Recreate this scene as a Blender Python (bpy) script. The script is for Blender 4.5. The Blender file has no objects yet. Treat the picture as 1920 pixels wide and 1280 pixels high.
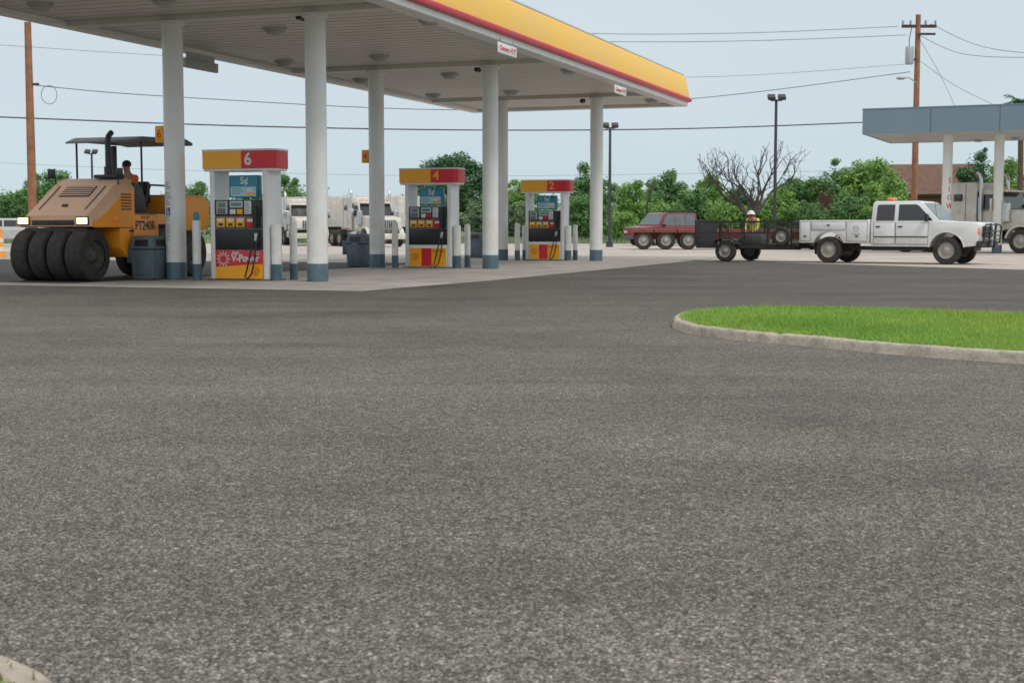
import bpy, bmesh, math, random
from mathutils import Vector, Matrix
from mathutils import noise as mn
R=math.radians; pi=math.pi
rnd=random.Random(7)
scene=bpy.context.scene; COL=scene.collection
H=1.05; F=2667.0; PIT=math.atan(212/F)
# ------------------------------------------------------------------ camera
cd=bpy.data.cameras.new('camera'); cam=bpy.data.objects.new('camera',cd); COL.objects.link(cam)
cd.lens=50.0; cd.sensor_width=36; cd.clip_start=.05; cd.clip_end=6000
cam.location=(0,0,H); cam.rotation_euler=(pi/2-PIT,0,0)
cd.dof.use_dof=True; cd.dof.focus_distance=12; cd.dof.aperture_fstop=7.1
scene.camera=cam
scene.view_settings.view_transform='Standard'; scene.view_settings.look='None'; scene.view_settings.exposure=0
def ray(px,py):
    x=(px-960)/F; y=-(py-640)/F
    return Vector((x, math.cos(PIT)+y*math.sin(PIT), -math.sin(PIT)+y*math.cos(PIT)))
def gp(px,py,z=0.0):
    d=ray(px,py); t=(z-H)/d.z; return Vector((d.x*t,d.y*t,z))
def at(px,py,Y):
    d=ray(px,py); t=Y/d.y; return Vector((d.x*t,Y,H+d.z*t))
TH=R(20.1); U=Vector((math.sin(TH),math.cos(TH),0)); V=Vector((math.cos(TH),-math.sin(TH),0))
P6=Vector((-5.40,28.75,0)); SP=9.48
def uv(u,v,z=0): 
    p=P6+U*u+V*v; p.z=z; return p
def at_v(px,py,v):
    d=ray(px,py); c=Vector((0,0,H)); t=(v-(c-P6).dot(V))/d.dot(V); return c+d*t
# ------------------------------------------------------------------ mesh builder
class MB:
    def __init__(s): s.v=[]; s.f=[]; s.M=None
    def add(s,vs,fs):
        n=len(s.v)
        s.v+= [tuple(s.M@Vector(p)) if s.M else tuple(p) for p in vs]
        s.f+= [tuple(i+n for i in f) for f in fs]; return s
    def addbm(s,bm):
        bm.verts.index_update(); vs=[v.co.copy() for v in bm.verts]; fs=[[v.index for v in f.verts] for f in bm.faces]; bm.free(); return s.add(vs,fs)
    def box(s,x0,x1,y0,y1,z0,z1,b=0,seg=2):
        bm=bmesh.new(); bmesh.ops.create_cube(bm,size=1,matrix=Matrix.Translation(((x0+x1)/2,(y0+y1)/2,(z0+z1)/2))@Matrix.Diagonal((abs(x1-x0),abs(y1-y0),abs(z1-z0),1)))
        if b: bmesh.ops.bevel(bm,geom=bm.edges[:],offset=b,segments=seg,affect='EDGES',profile=.5)
        return s.addbm(bm)
    def prism(s,poly,axis,a0,a1,b=0,seg=2):
        def P(p,t):
            return {'x':(t,p[0],p[1]),'y':(p[0],t,p[1]),'z':(p[0],p[1],t)}[axis]
        n=len(poly); vs=[P(p,a0) for p in poly]+[P(p,a1) for p in poly]
        fs=[tuple(range(n)),tuple(range(2*n-1,n-1,-1))]+[(i,(i+1)%n,n+(i+1)%n,n+i) for i in range(n)]
        if not b: return s.add(vs,fs)
        return s.bev(vs,fs,b,seg)
    def bev(s,vs,fs,b,seg=2):
        bm=bmesh.new(); bv=[bm.verts.new(p) for p in vs]
        for f in fs: bm.faces.new([bv[i] for i in f])
        bmesh.ops.recalc_face_normals(bm,faces=bm.faces[:])
        ed=[e for e in bm.edges if len(e.link_faces)==2 and e.calc_face_angle(0)>R(25)]
        bmesh.ops.bevel(bm,geom=ed,offset=b,segments=seg,affect='EDGES',profile=.5,clamp_overlap=True)
        return s.addbm(bm)
    def body(s,poly,yf,b=0,seg=2):      # side profile (x,z) mirrored across y with half width yf(x,z)
        n=len(poly); vs=[(p[0],-yf(*p),p[1]) for p in poly]+[(p[0],yf(*p),p[1]) for p in poly]
        fs=[tuple(range(n)),tuple(range(2*n-1,n-1,-1))]+[(i,(i+1)%n,n+(i+1)%n,n+i) for i in range(n)]
        if not b: return s.add(vs,fs)
        return s.bev(vs,fs,b,seg)
    def side(s,poly,yf,sd,off=.006,th=.03):
        n=len(poly); vs=[(p[0],sd*(yf(*p)+off),p[1]) for p in poly]+[(p[0],sd*(yf(*p)-th),p[1]) for p in poly]
        return s.add(vs,[tuple(range(n)),tuple(range(2*n-1,n-1,-1))]+[(i,(i+1)%n,n+(i+1)%n,n+i) for i in range(n)])
    def slab(s,q,th):
        q=[Vector(p) for p in q]; nn=(q[1]-q[0]).cross(q[2]-q[0]).normalized()*th/2; n=len(q)
        return s.add([p+nn for p in q]+[p-nn for p in q],[tuple(range(n)),tuple(range(2*n-1,n-1,-1))]+[(i,(i+1)%n,n+(i+1)%n,n+i) for i in range(n)])
    def cyl(s,p0,p1,r0,r1=None,n=16,caps=True):
        r1=r0 if r1 is None else r1; p0=Vector(p0); p1=Vector(p1); d=(p1-p0).normalized()
        a=d.orthogonal().normalized(); c=d.cross(a); vs=[]
        for p,r in ((p0,r0),(p1,r1)):
            for i in range(n):
                t=2*pi*i/n; vs.append(p+(a*math.cos(t)+c*math.sin(t))*r)
        fs=[(i,(i+1)%n,n+(i+1)%n,n+i) for i in range(n)]
        if caps: fs+=[tuple(range(n)),tuple(range(2*n-1,n-1,-1))]
        return s.add(vs,fs)
    def tube(s,pts,r,n=8):
        pts=[Vector(p) for p in pts]; vs=[]; fs=[]; a=None; m=len(pts)
        for i,p in enumerate(pts):
            d=(pts[min(i+1,m-1)]-pts[max(i-1,0)]).normalized()
            if a is None: a=d.orthogonal().normalized()
            else:
                a=a-d*a.dot(d); a=a.normalized() if a.length>1e-6 else d.orthogonal().normalized()
            c=d.cross(a); rr=r[i] if isinstance(r,(list,tuple)) else r
            for k in range(n):
                t=2*pi*k/n; vs.append(p+(a*math.cos(t)+c*math.sin(t))*rr)
        for i in range(m-1):
            for k in range(n): fs.append((i*n+k,i*n+(k+1)%n,(i+1)*n+(k+1)%n,(i+1)*n+k))
        fs+=[tuple(range(n)),tuple(range(m*n-1,(m-1)*n-1,-1))]
        return s.add(vs,fs)
    def lathe(s,prof,c=(0,0,0),axis='z',n=24,a0=0,a1=2*pi):
        full=abs(a1-a0-2*pi)<1e-6; k=n if full else n+1; vs=[]; fs=[]
        for r,h in prof:
            for i in range(k):
                t=a0+(a1-a0)*i/n; x,y=r*math.cos(t),r*math.sin(t)
                p={'z':(x,y,h),'y':(x,h,y),'x':(h,x,y)}[axis]; vs.append((p[0]+c[0],p[1]+c[1],p[2]+c[2]))
        for j in range(len(prof)-1):
            for i in range(k if full else k-1):
                i2=(i+1)%k; fs.append((j*k+i,j*k+i2,(j+1)*k+i2,(j+1)*k+i))
        return s.add(vs,fs)
    def ball(s,c,r,sz=(1,1,1),n=12):
        pr=[(math.sin(pi*i/n)*r,-math.cos(pi*i/n)*r) for i in range(n+1)]
        m=MB().lathe(pr,n=n); return s.add([(p[0]*sz[0]+c[0],p[1]*sz[1]+c[1],p[2]*sz[2]+c[2]) for p in m.v],m.f)
    def build(s,name,mat,parent=None,smooth=35,fix=True):
        me=bpy.data.meshes.new(name); me.from_pydata(s.v,[],s.f)
        if fix:
            bm=bmesh.new(); bm.from_mesh(me); bmesh.ops.remove_doubles(bm,verts=bm.verts,dist=1e-5); bmesh.ops.recalc_face_normals(bm,faces=bm.faces[:]); bm.to_mesh(me); bm.free()
        me.materials.append(mat)
        if smooth:
            me.polygons.foreach_set('use_smooth',[True]*len(me.polygons)); me.set_sharp_from_angle(angle=R(smooth))
        me.update()
        o=bpy.data.objects.new(name,me); COL.objects.link(o); o.parent=parent; return o
def tag(o,label,cat,group=None,kind=None):
    o['label']=label; o['category']=cat
    if group: o['group']=group
    if kind: o['kind']=kind
    return o
def thing(name,label,cat,loc=(0,0,0),rz=0,group=None):
    o=bpy.data.objects.new(name,None); COL.objects.link(o); o.location=loc; o.rotation_euler=(0,0,rz); o.empty_display_size=.2
    return tag(o,label,cat,group)
def dup(o,parent=None):
    c=o.copy(); COL.objects.link(c); c.parent=parent
    for ch in [x for x in bpy.data.objects if x.parent==o]: dup(ch,c)
    return c
def frommesh(name,src_obj,mat,parent):
    dg=bpy.context.evaluated_depsgraph_get(); dg.update()
    me=bpy.data.meshes.new_from_object(src_obj.evaluated_get(dg)); bpy.data.objects.remove(src_obj)
    me.materials.clear(); me.materials.append(mat); me.name=name
    o=bpy.data.objects.new(name,me); COL.objects.link(o); o.parent=parent; return o
def text(s,size,mat,parent,loc,rot=(pi/2,0,0),name='lettering',bend=0,ext=.003,sx=1,bold=0,shear=0):
    cu=bpy.data.curves.new('t','FONT'); cu.body=s; cu.size=size; cu.align_x='CENTER'; cu.align_y='CENTER'; cu.extrude=ext; cu.offset=bold; cu.shear=shear; cu.resolution_u=4
    t=bpy.data.objects.new('t',cu); COL.objects.link(t)
    o=frommesh(name,t,mat,parent)
    if sx!=1:
        for v in o.data.vertices: v.co.x*=sx
    if bend:
        for v in o.data.vertices:
            a=v.co.x/bend; r=bend+v.co.z; y=v.co.y; v.co=(r*math.sin(a),y,r*math.cos(a)-bend)
    o.location=loc; o.rotation_euler=rot; return o
# ------------------------------------------------------------------ materials
def nt(name):
    m=bpy.data.materials.new(name); m.use_nodes=True; t=m.node_tree; t.nodes.clear()
    o=t.nodes.new('ShaderNodeOutputMaterial'); b=t.nodes.new('ShaderNodeBsdfPrincipled'); t.links.new(b.outputs[0],o.inputs[0]); return m,t,b
def N(t,typ,**k):
    n=t.nodes.new(typ)
    for a,v in k.items():
        if a in n.inputs: n.inputs[a].default_value=v
        else: setattr(n,a,v)
    return n
def ramp(t,src,p):
    r=t.nodes.new('ShaderNodeValToRGB'); e=r.color_ramp.elements
    while len(e)<len(p): e.new(.5)
    for i,(x,c) in enumerate(p):
        e[i].position=x; e[i].color=(c,c,c,1) if not isinstance(c,tuple) else (*c,1)
    t.links.new(src,r.inputs[0]); return r.outputs[0]
def mix(t,a,b,f,mode='MIX'):
    m=t.nodes.new('ShaderNodeMix'); m.data_type='RGBA'; m.blend_type=mode
    for s,i in ((f,0),(a,6),(b,7)):
        if hasattr(s,'links'): t.links.new(s,m.inputs[i])
        elif i==0: m.inputs[0].default_value=s
        else: m.inputs[i].default_value=(*s,1)
    return m.outputs[2]
def noise(t,co,scale,detail=4,rough=.55):
    n=N(t,'ShaderNodeTexNoise'); n.inputs['Scale'].default_value=scale; n.inputs['Detail'].default_value=detail; n.inputs['Roughness'].default_value=rough
    t.links.new(co,n.inputs['Vector']); return n.outputs['Fac']
def mat(name,col,rough=.5,metal=0,var=.12,scale=2.5,dust=0,dcol=(.33,.27,.21),dz=None,bump=0,emit=0,spec=.5):
    m,t,b=nt(name); co=N(t,'ShaderNodeTexCoord').outputs['Object']
    n1=noise(t,co,scale,6)
    c=mix(t,tuple(x*(1-var) for x in col),tuple(min(1,x*(1+var)) for x in col),ramp(t,n1,[(.3,0.),(.7,1.)]))
    if dust:
        n2=noise(t,co,scale*2.3,8,.65); f=ramp(t,n2,[(.35,0.),(.75,dust)])
        if dz:
            sp=N(t,'ShaderNodeSeparateXYZ'); t.links.new(co,sp.inputs[0])
            g=N(t,'ShaderNodeMapRange'); g.inputs['From Min'].default_value=dz[0]; g.inputs['From Max'].default_value=dz[1]; g.inputs['To Min'].default_value=1; g.inputs['To Max'].default_value=.15
            t.links.new(sp.outputs[2],g.inputs[0]); mm=N(t,'ShaderNodeMath',operation='MULTIPLY'); t.links.new(f,mm.inputs[0]); t.links.new(g.outputs[0],mm.inputs[1]); f=mm.outputs[0]
        c=mix(t,c,dcol,f)
    t.links.new(c,b.inputs['Base Color']); b.inputs['Roughness'].default_value=rough; b.inputs['Metallic'].default_value=metal; b.inputs['Specular IOR Level'].default_value=spec
    rr=ramp(t,n1,[(.3,max(0,rough-.08)),(.7,min(1,rough+.1))]); t.links.new(rr,b.inputs['Roughness'])
    if bump:
        bp=N(t,'ShaderNodeBump'); bp.inputs['Strength'].default_value=bump; bp.inputs['Distance'].default_value=.02; t.links.new(noise(t,co,scale*12,5),bp.inputs['Height']); t.links.new(bp.outputs[0],b.inputs['Normal'])
    if emit:
        b.inputs['Emission Color'].default_value=(*col,1); b.inputs['Emission Strength'].default_value=emit
    return m
M={}
M['white']=mat('white_paint',(.80,.81,.80),.45,dust=.25,dcol=(.45,.42,.38),scale=1.2,var=.05)
M['column']=mat('column_white',(.82,.825,.80),.4,dust=.65,dcol=(.42,.37,.31),dz=(.3,2.2),scale=1.3,var=.05)
M['blueband']=mat('slate_blue_paint',(.055,.115,.155),.45,dust=.4,dcol=(.2,.2,.19),scale=3)
M['yellow']=mat('fascia_yellow',(.97,.56,.05),.35,var=.05,scale=.5,dust=.12,dcol=(.7,.45,.15))
M['red']=mat('fascia_red',(.62,.025,.05),.35,var=.08,scale=.8)
M['pyellow']=mat('pump_yellow',(.95,.42,.015),.3,var=.04)
M['pred']=mat('pump_red',(.66,.02,.03),.3,var=.05)
M['ceil']=mat('canopy_ceiling_metal',(.66,.645,.595),.5,var=.07,scale=.5,dust=.25,dcol=(.48,.45,.4))
M['black']=mat('black_plastic',(.018,.018,.02),.4,var=.3,scale=5)
M['blackm']=mat('black_metal',(.022,.022,.024),.5,var=.3,scale=4,dust=.25,dcol=(.12,.11,.1))
M['rubber']=mat('tyre_rubber',(.024,.023,.022),.85,var=.3,scale=4,dust=.5,dcol=(.11,.09,.075),bump=.3)
M['grey']=mat('grey_plastic',(.42,.43,.42),.45,var=.08)
M['capgrey']=mat('pale_cap_grey',(.62,.63,.63),.4,var=.06)
M['dgrey']=mat('dark_grey_plastic',(.10,.105,.11),.5,var=.15)
M['screen']=mat('display_glass',(.16,.2,.2),.15,var=.1)
M['bluesign']=mat('sign_blue',(.03,.25,.36),.35,var=.1)
M['lblue']=mat('sign_pale_blue',(.42,.66,.72),.4,var=.1,scale=6)
M['hblue']=mat('access_blue',(.02,.14,.42),.4)
M['orange']=mat('roller_orange',(1.0,.345,.012),.38,var=.06,scale=1.5,dust=.2,dcol=(.55,.30,.12))
M['tan']=mat('dusty_hood',(.74,.43,.26),.55,var=.14,scale=2,dust=.45,dcol=(.56,.42,.34))
M['glass']=mat('dark_window_glass',(.025,.03,.032),.06,var=.2,spec=.8)
M['glass2']=mat('pale_window_glass',(.10,.13,.14),.08,var=.2,spec=.8)
M['chrome']=mat('chrome_metal',(.6,.6,.6),.2,1,var=.1)
M['rim']=mat('dusty_rim',(.42,.40,.37),.5,.3,var=.2,dust=.5,dcol=(.3,.24,.18),scale=5)
M['rimd']=mat('dark_rim',(.05,.048,.045),.6,var=.3,dust=.4,dcol=(.16,.13,.1),scale=5)
M['truck']=mat('white_truck_paint',(.82,.83,.83),.22,var=.03,dust=.6,dcol=(.47,.40,.33),dz=(.5,1.15),scale=2)
M['semi']=mat('white_dirty_paint',(.70,.675,.62),.45,var=.09,dust=.6,dcol=(.38,.31,.25),scale=1.2)
M['brick']=mat('lowboy_red',(.30,.065,.05),.65,var=.2,dust=.55,dcol=(.3,.18,.13),scale=2)
M['maroon']=mat('maroon_paint',(.17,.018,.03),.2,var=.1,dust=.25,dcol=(.3,.2,.17))
M['silver']=mat('silver_paint',(.5,.51,.52),.3,.2,var=.08)
M['slate']=mat('slate_fascia',(.17,.24,.29),.5,var=.06,scale=.4)
M['wood']=mat('pole_wood',(.33,.15,.075),.8,var=.3,scale=3,bump=.3,dust=.3,dcol=(.2,.13,.09))
M['steel']=mat('dark_steel_pole',(.045,.05,.055),.5,var=.2)
M['galv']=mat('galvanised_metal',(.42,.44,.45),.5,.3,var=.12)
M['wire']=mat('wire_black',(.05,.055,.06),.6)
M['bin']=mat('bin_blue_grey',(.085,.13,.16),.5,var=.12,dust=.35,dcol=(.24,.23,.22),scale=3)
M['bark']=mat('bark_brown',(.10,.07,.05),.9,var=.3,bump=.4)
M['barkg']=mat('grey_bark',(.065,.055,.05),.9,var=.3,bump=.3)
M['amber']=mat('amber_lens',(.9,.22,.02),.3,emit=.15)
M['lamp']=mat('lit_headlamp',(1.0,.58,.24),.3,emit=4.0)
M['lens']=mat('lamp_lens',(.6,.62,.62),.15)
M['redlens']=mat('red_lens',(.4,.02,.02),.25)
M['skin']=mat('skin_tone',(.42,.22,.14),.6)
M['lime']=mat('hi_vis_lime',(.62,.70,.10),.8)
M['hior']=mat('hi_vis_orange',(.85,.14,.03),.8)
M['denim']=mat('denim_blue',(.06,.08,.13),.9)
M['hat']=mat('hard_hat_shell',(.82,.80,.72),.35)
M['hair']=mat('dark_hair',(.02,.015,.01),.7)
M['boot']=mat('boot_leather',(.07,.045,.03),.7)
M['wall']=mat('brick_wall',(.30,.17,.11),.9,var=.2)
M['shingle']=mat('brown_shingle',(.17,.10,.075),.9,var=.3,scale=4,bump=.4)
M['rust']=mat('rusty_metal',(.06,.022,.016),.85,var=.4,scale=3)
M['paper']=mat('paper_notice',(.72,.73,.72),.7,var=.05)
M['ink']=mat('print_grey',(.22,.23,.25),.8)
M['redink']=mat('print_red',(.6,.04,.04),.7)
M['plate']=mat('plate_blue_white',(.35,.45,.6),.5)
def leafmat(name,c1,c2,tr=.25,dk=.45):
    m,t,b=nt(name); co=N(t,'ShaderNodeTexCoord').outputs['Object']
    isl=N(t,'ShaderNodeNewGeometry').outputs['Random Per Island']
    a=mix(t,c1,c2,ramp(t,noise(t,co,.55,3),[(.35,0.),(.68,1.)])); a=mix(t,a,tuple((x+y)*.5*k for x,y,k in zip(c1,c2,(1.4,1.06,1.0))),ramp(t,noise(t,co,.23,3),[(.42,0.),(.62,.8)])); dark=mix(t,a,tuple(x*.4 for x in c1),ramp(t,isl,[(0.,dk),(.5,0.)]))
    c=mix(t,dark,tuple(min(1,x*1.4) for x in c2),ramp(t,isl,[(.75,0.),(1.,.55)]))
    t.links.new(c,b.inputs['Base Color']); b.inputs['Roughness'].default_value=.65; b.inputs['Specular IOR Level'].default_value=.25
    tl=N(t,'ShaderNodeBsdfTranslucent'); t.links.new(c,tl.inputs[0]); ms=N(t,'ShaderNodeMixShader'); ms.inputs[0].default_value=tr
    out=[n for n in t.nodes if n.type=='OUTPUT_MATERIAL'][0]
    t.links.new(b.outputs[0],ms.inputs[1]); t.links.new(tl.outputs[0],ms.inputs[2]); t.links.new(ms.outputs[0],out.inputs[0]); return m
L={'mid':leafmat('leaf_mid',(.115,.245,.085),(.19,.37,.13)),'dark':leafmat('leaf_dark',(.058,.145,.062),(.10,.22,.09)),
   'light':leafmat('leaf_light',(.17,.335,.085),(.27,.48,.125)),'olive':leafmat('leaf_olive',(.175,.265,.15),(.26,.37,.20))}
M['blade']=leafmat('grass_blade',(.22,.385,.07),(.33,.52,.12),.3,.22)
M['drygrass']=leafmat('dry_grass_blade',(.22,.21,.10),(.33,.31,.16),.3)
def asphalt(name,base):
    m,t,b=nt(name); co=N(t,'ShaderNodeTexCoord').outputs['Object']
    v=N(t,'ShaderNodeTexVoronoi'); v.inputs['Scale'].default_value=185; t.links.new(co,v.inputs['Vector'])
    sp=N(t,'ShaderNodeSeparateColor'); t.links.new(v.outputs['Color'],sp.inputs[0])
    chip=ramp(t,sp.outputs[0],[(0.,.18),(.40,.60),(.75,1.10),(.92,1.75),(1.,2.7)])
    v2=N(t,'ShaderNodeTexVoronoi'); v2.inputs['Scale'].default_value=80; t.links.new(co,v2.inputs['Vector'])
    sp2=N(t,'ShaderNodeSeparateColor'); t.links.new(v2.outputs['Color'],sp2.inputs[0])
    mid2=ramp(t,sp2.outputs[1],[(0.,.58),(.55,.98),(1.,1.48)])
    v3=N(t,'ShaderNodeTexVoronoi'); v3.inputs['Scale'].default_value=30; t.links.new(co,v3.inputs['Vector'])
    sp3=N(t,'ShaderNodeSeparateColor'); t.links.new(v3.outputs['Color'],sp3.inputs[0])
    mid3=ramp(t,sp3.outputs[2],[(0.,.84),(1.,1.17)])
    mid=ramp(t,noise(t,co,9,4,.7),[(.32,.92),(.68,1.08)])
    hue=mix(t,(1.07,1.0,.90),(.96,1.0,1.03),sp.outputs[2])
    big=ramp(t,noise(t,co,.42,6,.62),[(.30,.80),(.5,1.),(.72,1.16)])
    mp=N(t,'ShaderNodeMapping'); mp.inputs['Rotation'].default_value=(0,0,R(35)); mp.inputs['Scale'].default_value=(.5,1,1); mp.inputs['Location'].default_value=(3.1,1.7,0); t.links.new(co,mp.inputs[0])
    stain=ramp(t,noise(t,mp.outputs[0],.55,8,.7),[(.50,1.),(.70,.66)])
    mp2=N(t,'ShaderNodeMapping'); mp2.inputs['Rotation'].default_value=(0,0,R(-55)); mp2.inputs['Scale'].default_value=(.06,.8,1); t.links.new(co,mp2.inputs[0])
    streak=ramp(t,noise(t,mp2.outputs[0],1.0,4,.6),[(.35,.88),(.65,1.08)])
    # fresher, darker seal farther out towards the trucks
    sx=N(t,'ShaderNodeSeparateXYZ'); t.links.new(co,sx.inputs[0]); ad=N(t,'ShaderNodeMath',operation='MULTIPLY_ADD'); t.links.new(noise(t,co,.25,5,.6),ad.inputs[0]); ad.inputs[1].default_value=14; t.links.new(sx.outputs[1],ad.inputs[2])
    g=N(t,'ShaderNodeMapRange'); g.inputs['From Min'].default_value=19; g.inputs['From Max'].default_value=30; g.inputs['To Min'].default_value=1; g.inputs['To Max'].default_value=.68; t.links.new(ad.outputs[0],g.inputs[0])
    c=mix(t,base,chip,1,'MULTIPLY')
    for x in (hue,mid,mid2,mid3,big,stain,streak,g.outputs[0]): c=mix(t,c,x,1,'MULTIPLY')
    t.links.new(c,b.inputs['Base Color']); b.inputs['Roughness'].default_value=.8; b.inputs['Specular IOR Level'].default_value=.3
    bp=N(t,'ShaderNodeBump'); bp.inputs['Strength'].default_value=.6; bp.inputs['Distance'].default_value=.005; t.links.new(v.outputs['Distance'],bp.inputs['Height']); bp.invert=True; t.links.new(bp.outputs[0],b.inputs['Normal']); return m
def concrete(name,col,joint=0,rot=0,grime=.72):
    m,t,b=nt(name); co=N(t,'ShaderNodeTexCoord').outputs['Object']
    c=mix(t,tuple(x*.78 for x in col),tuple(x*1.18 for x in col),ramp(t,noise(t,co,.35,6,.6),[(.3,0.),(.7,1.)]))
    c=mix(t,c,ramp(t,noise(t,co,25,4,.7),[(.3,.8),(.7,1.18)]),1,'MULTIPLY')
    c=mix(t,c,ramp(t,noise(t,co,1.7 if grime>.6 else 5,6,.65),[(.48,1.),(.72,grime)]),1,'MULTIPLY')
    if joint:
        mp=N(t,'ShaderNodeMapping'); mp.inputs['Rotation'].default_value=(0,0,rot); t.links.new(co,mp.inputs[0])
        br=N(t,'ShaderNodeTexBrick'); br.offset=0; br.inputs['Scale'].default_value=1; br.inputs['Brick Width'].default_value=joint; br.inputs['Row Height'].default_value=joint; br.inputs['Mortar Size'].default_value=.012; br.inputs['Color1'].default_value=br.inputs['Color2'].default_value=(1,1,1,1); br.inputs['Mortar'].default_value=(.5,.48,.45,1)
        t.links.new(mp.outputs[0],br.inputs['Vector']); c=mix(t,c,br.outputs[0],1,'MULTIPLY')
    t.links.new(c,b.inputs['Base Color']); b.inputs['Roughness'].default_value=.85
    bp=N(t,'ShaderNodeBump'); bp.inputs['Strength'].default_value=.25 if grime>.6 else .7; bp.inputs['Distance'].default_value=.01; t.links.new(noise(t,co,40,4),bp.inputs['Height']); t.links.new(bp.outputs[0],b.inputs['Normal']); return m
M['asphalt']=asphalt('chip_seal_asphalt',(.170,.156,.139))
M['asphalt2']=asphalt('fresh_dark_asphalt',(.10,.094,.088))
M['pad']=concrete('forecourt_concrete',(.37,.335,.30),4.0,TH)
M['lot']=concrete('pale_dusty_concrete',(.50,.44,.385))
M['kerb']=concrete('kerb_concrete',(.46,.395,.32),0,0,.55)
M['ground']=concrete('dry_soil_and_grass',(.13,.17,.08))
M['turf']=concrete('turf_green',(.19,.31,.065))
# ------------------------------------------------------------------ world and sun
w=bpy.data.worlds.new('World'); scene.world=w; w.use_nodes=True; t=w.node_tree; bg=t.nodes['Background']
S=Vector((.45,-.62,1.0)).normalized()
sky=t.nodes.new('ShaderNodeTexSky'); sky.sky_type='NISHITA'; sky.sun_disc=False; sky.sun_elevation=math.asin(S.z); sky.sun_rotation=math.atan2(S.x,S.y); sky.dust_density=2
tc=t.nodes.new('ShaderNodeTexCoord'); sp=t.nodes.new('ShaderNodeSeparateXYZ'); t.links.new(tc.outputs['Generated'],sp.inputs[0])
cr=t.nodes.new('ShaderNodeValToRGB'); e=cr.color_ramp.elements; e[0].position=0; e[0].color=(.57,.69,.755,1); e.new(.12); e[1].position=.12; e[1].color=(.61,.70,.755,1); e[2].position=.22; e[2].color=(.66,.735,.78,1); e.new(.95); e[3].position=.95; e[3].color=(1.0,1.0,1.0,1)
t.links.new(sp.outputs[2],cr.inputs[0])
nz=t.nodes.new('ShaderNodeTexNoise'); nz.inputs['Scale'].default_value=3; nz.inputs['Detail'].default_value=5; mpw=t.nodes.new('ShaderNodeMapping'); mpw.inputs['Scale'].default_value=(1,1,4); t.links.new(tc.outputs['Generated'],mpw.inputs[0]); t.links.new(mpw.outputs[0],nz.inputs['Vector'])
mr=t.nodes.new('ShaderNodeMapRange'); mr.inputs['To Min'].default_value=10.1; mr.inputs['To Max'].default_value=11.5; t.links.new(nz.outputs['Fac'],mr.inputs[0])
vm=t.nodes.new('ShaderNodeVectorMath'); vm.operation='SCALE'; t.links.new(cr.outputs[0],vm.inputs[0]); t.links.new(mr.outputs[0],vm.inputs['Scale'])
mx=t.nodes.new('ShaderNodeMix'); mx.data_type='RGBA'; mx.inputs[0].default_value=.9; t.links.new(sky.outputs[0],mx.inputs[6]); t.links.new(vm.outputs[0],mx.inputs[7])
t.links.new(mx.outputs[2],bg.inputs[0]); bg.inputs[1].default_value=.1
sl=bpy.data.lights.new('sun','SUN'); sl.energy=1.4; sl.angle=R(18); sl.color=(1,.95,.88); so=bpy.data.objects.new('sun',sl); COL.objects.link(so); so.rotation_euler=S.to_track_quat('Z','Y').to_euler(); so.location=(0,0,30)
# ------------------------------------------------------------------ setting
def sheet(name,pts,z,m,label,cat):
    b=MB(); b.add([(p[0],p[1],z) for p in pts],[tuple(range(len(pts)))]); o=b.build(name,m,None,0); return tag(o,label,cat,None,'structure')
sheet('ground',[(-3000,-300),(3000,-300),(3000,4000),(-3000,4000)],-.004,M['ground'],'wide flat grassy ground reaching the horizon beyond the lot','ground')
sheet('concrete_lot',[(-90,20),(90,20),(90,80),(30,98),(-90,98)],.000,M['lot'],'pale dusty concrete lot behind the pumps and under the trucks','ground')
e1=gp(1235,487.5); e2=gp(1500,493.5); e3=gp(1930,506)
far=e3+(e3-e2)*3
sheet('road',[(-60,-30),(60,-30),(60,0),(far.x,far.y),(e3.x,e3.y),(e2.x,e2.y),(e1.x,e1.y),(0,47),(-60,44)],.004,M['asphalt'],'grey chip seal asphalt filling the whole foreground','road')
q=[uv(-3.75,-32),uv(-3.75,4.45),uv(1.5,4.75),uv(27,4.6),uv(27,-32)]
sheet('pavement',q,.008,M['pad'],'pale concrete forecourt slab beneath the big canopy','pavement')
q=[uv(-2.6,-32),uv(-2.6,-2.2),uv(6,-1.9),uv(14,-1.9),uv(14,-32)]
sheet('asphalt_patch',q,.012,M['asphalt2'],'fresh dark asphalt lane under the road roller','road')
def chaikin(p,n=2):
    for _ in range(n):
        o=[]
        for i in range(len(p)):
            a,b=p[i],p[(i+1)%len(p)]; o+= [a*.75+b*.25,a*.25+b*.75]
        p=o
    return p
def resample(p,st_):
    o=[]; 
    for i in range(len(p)):
        a,b=p[i],p[(i+1)%len(p)]; k=max(1,int((b-a).length/st_))
        o+=[a.lerp(b,j/k) for j in range(k)]
    return o
def inset(p,d):
    n=len(p); ar=sum(p[i].x*p[(i+1)%n].y-p[(i+1)%n].x*p[i].y for i in range(n)); sg=1 if ar>0 else -1; o=[]
    for i in range(n):
        tg=(p[(i+1)%n]-p[i-1]).normalized(); o.append(p[i]+Vector((-tg.y,tg.x,0))*sg*d)
    return o
def inside(x,y,p):
    c=False; n=len(p); j=n-1
    for i in range(n):
        if (p[i].y>y)!=(p[j].y>y) and x<(p[j].x-p[i].x)*(y-p[i].y)/(p[j].y-p[i].y)+p[i].x: c=not c
        j=i
    return c
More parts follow.
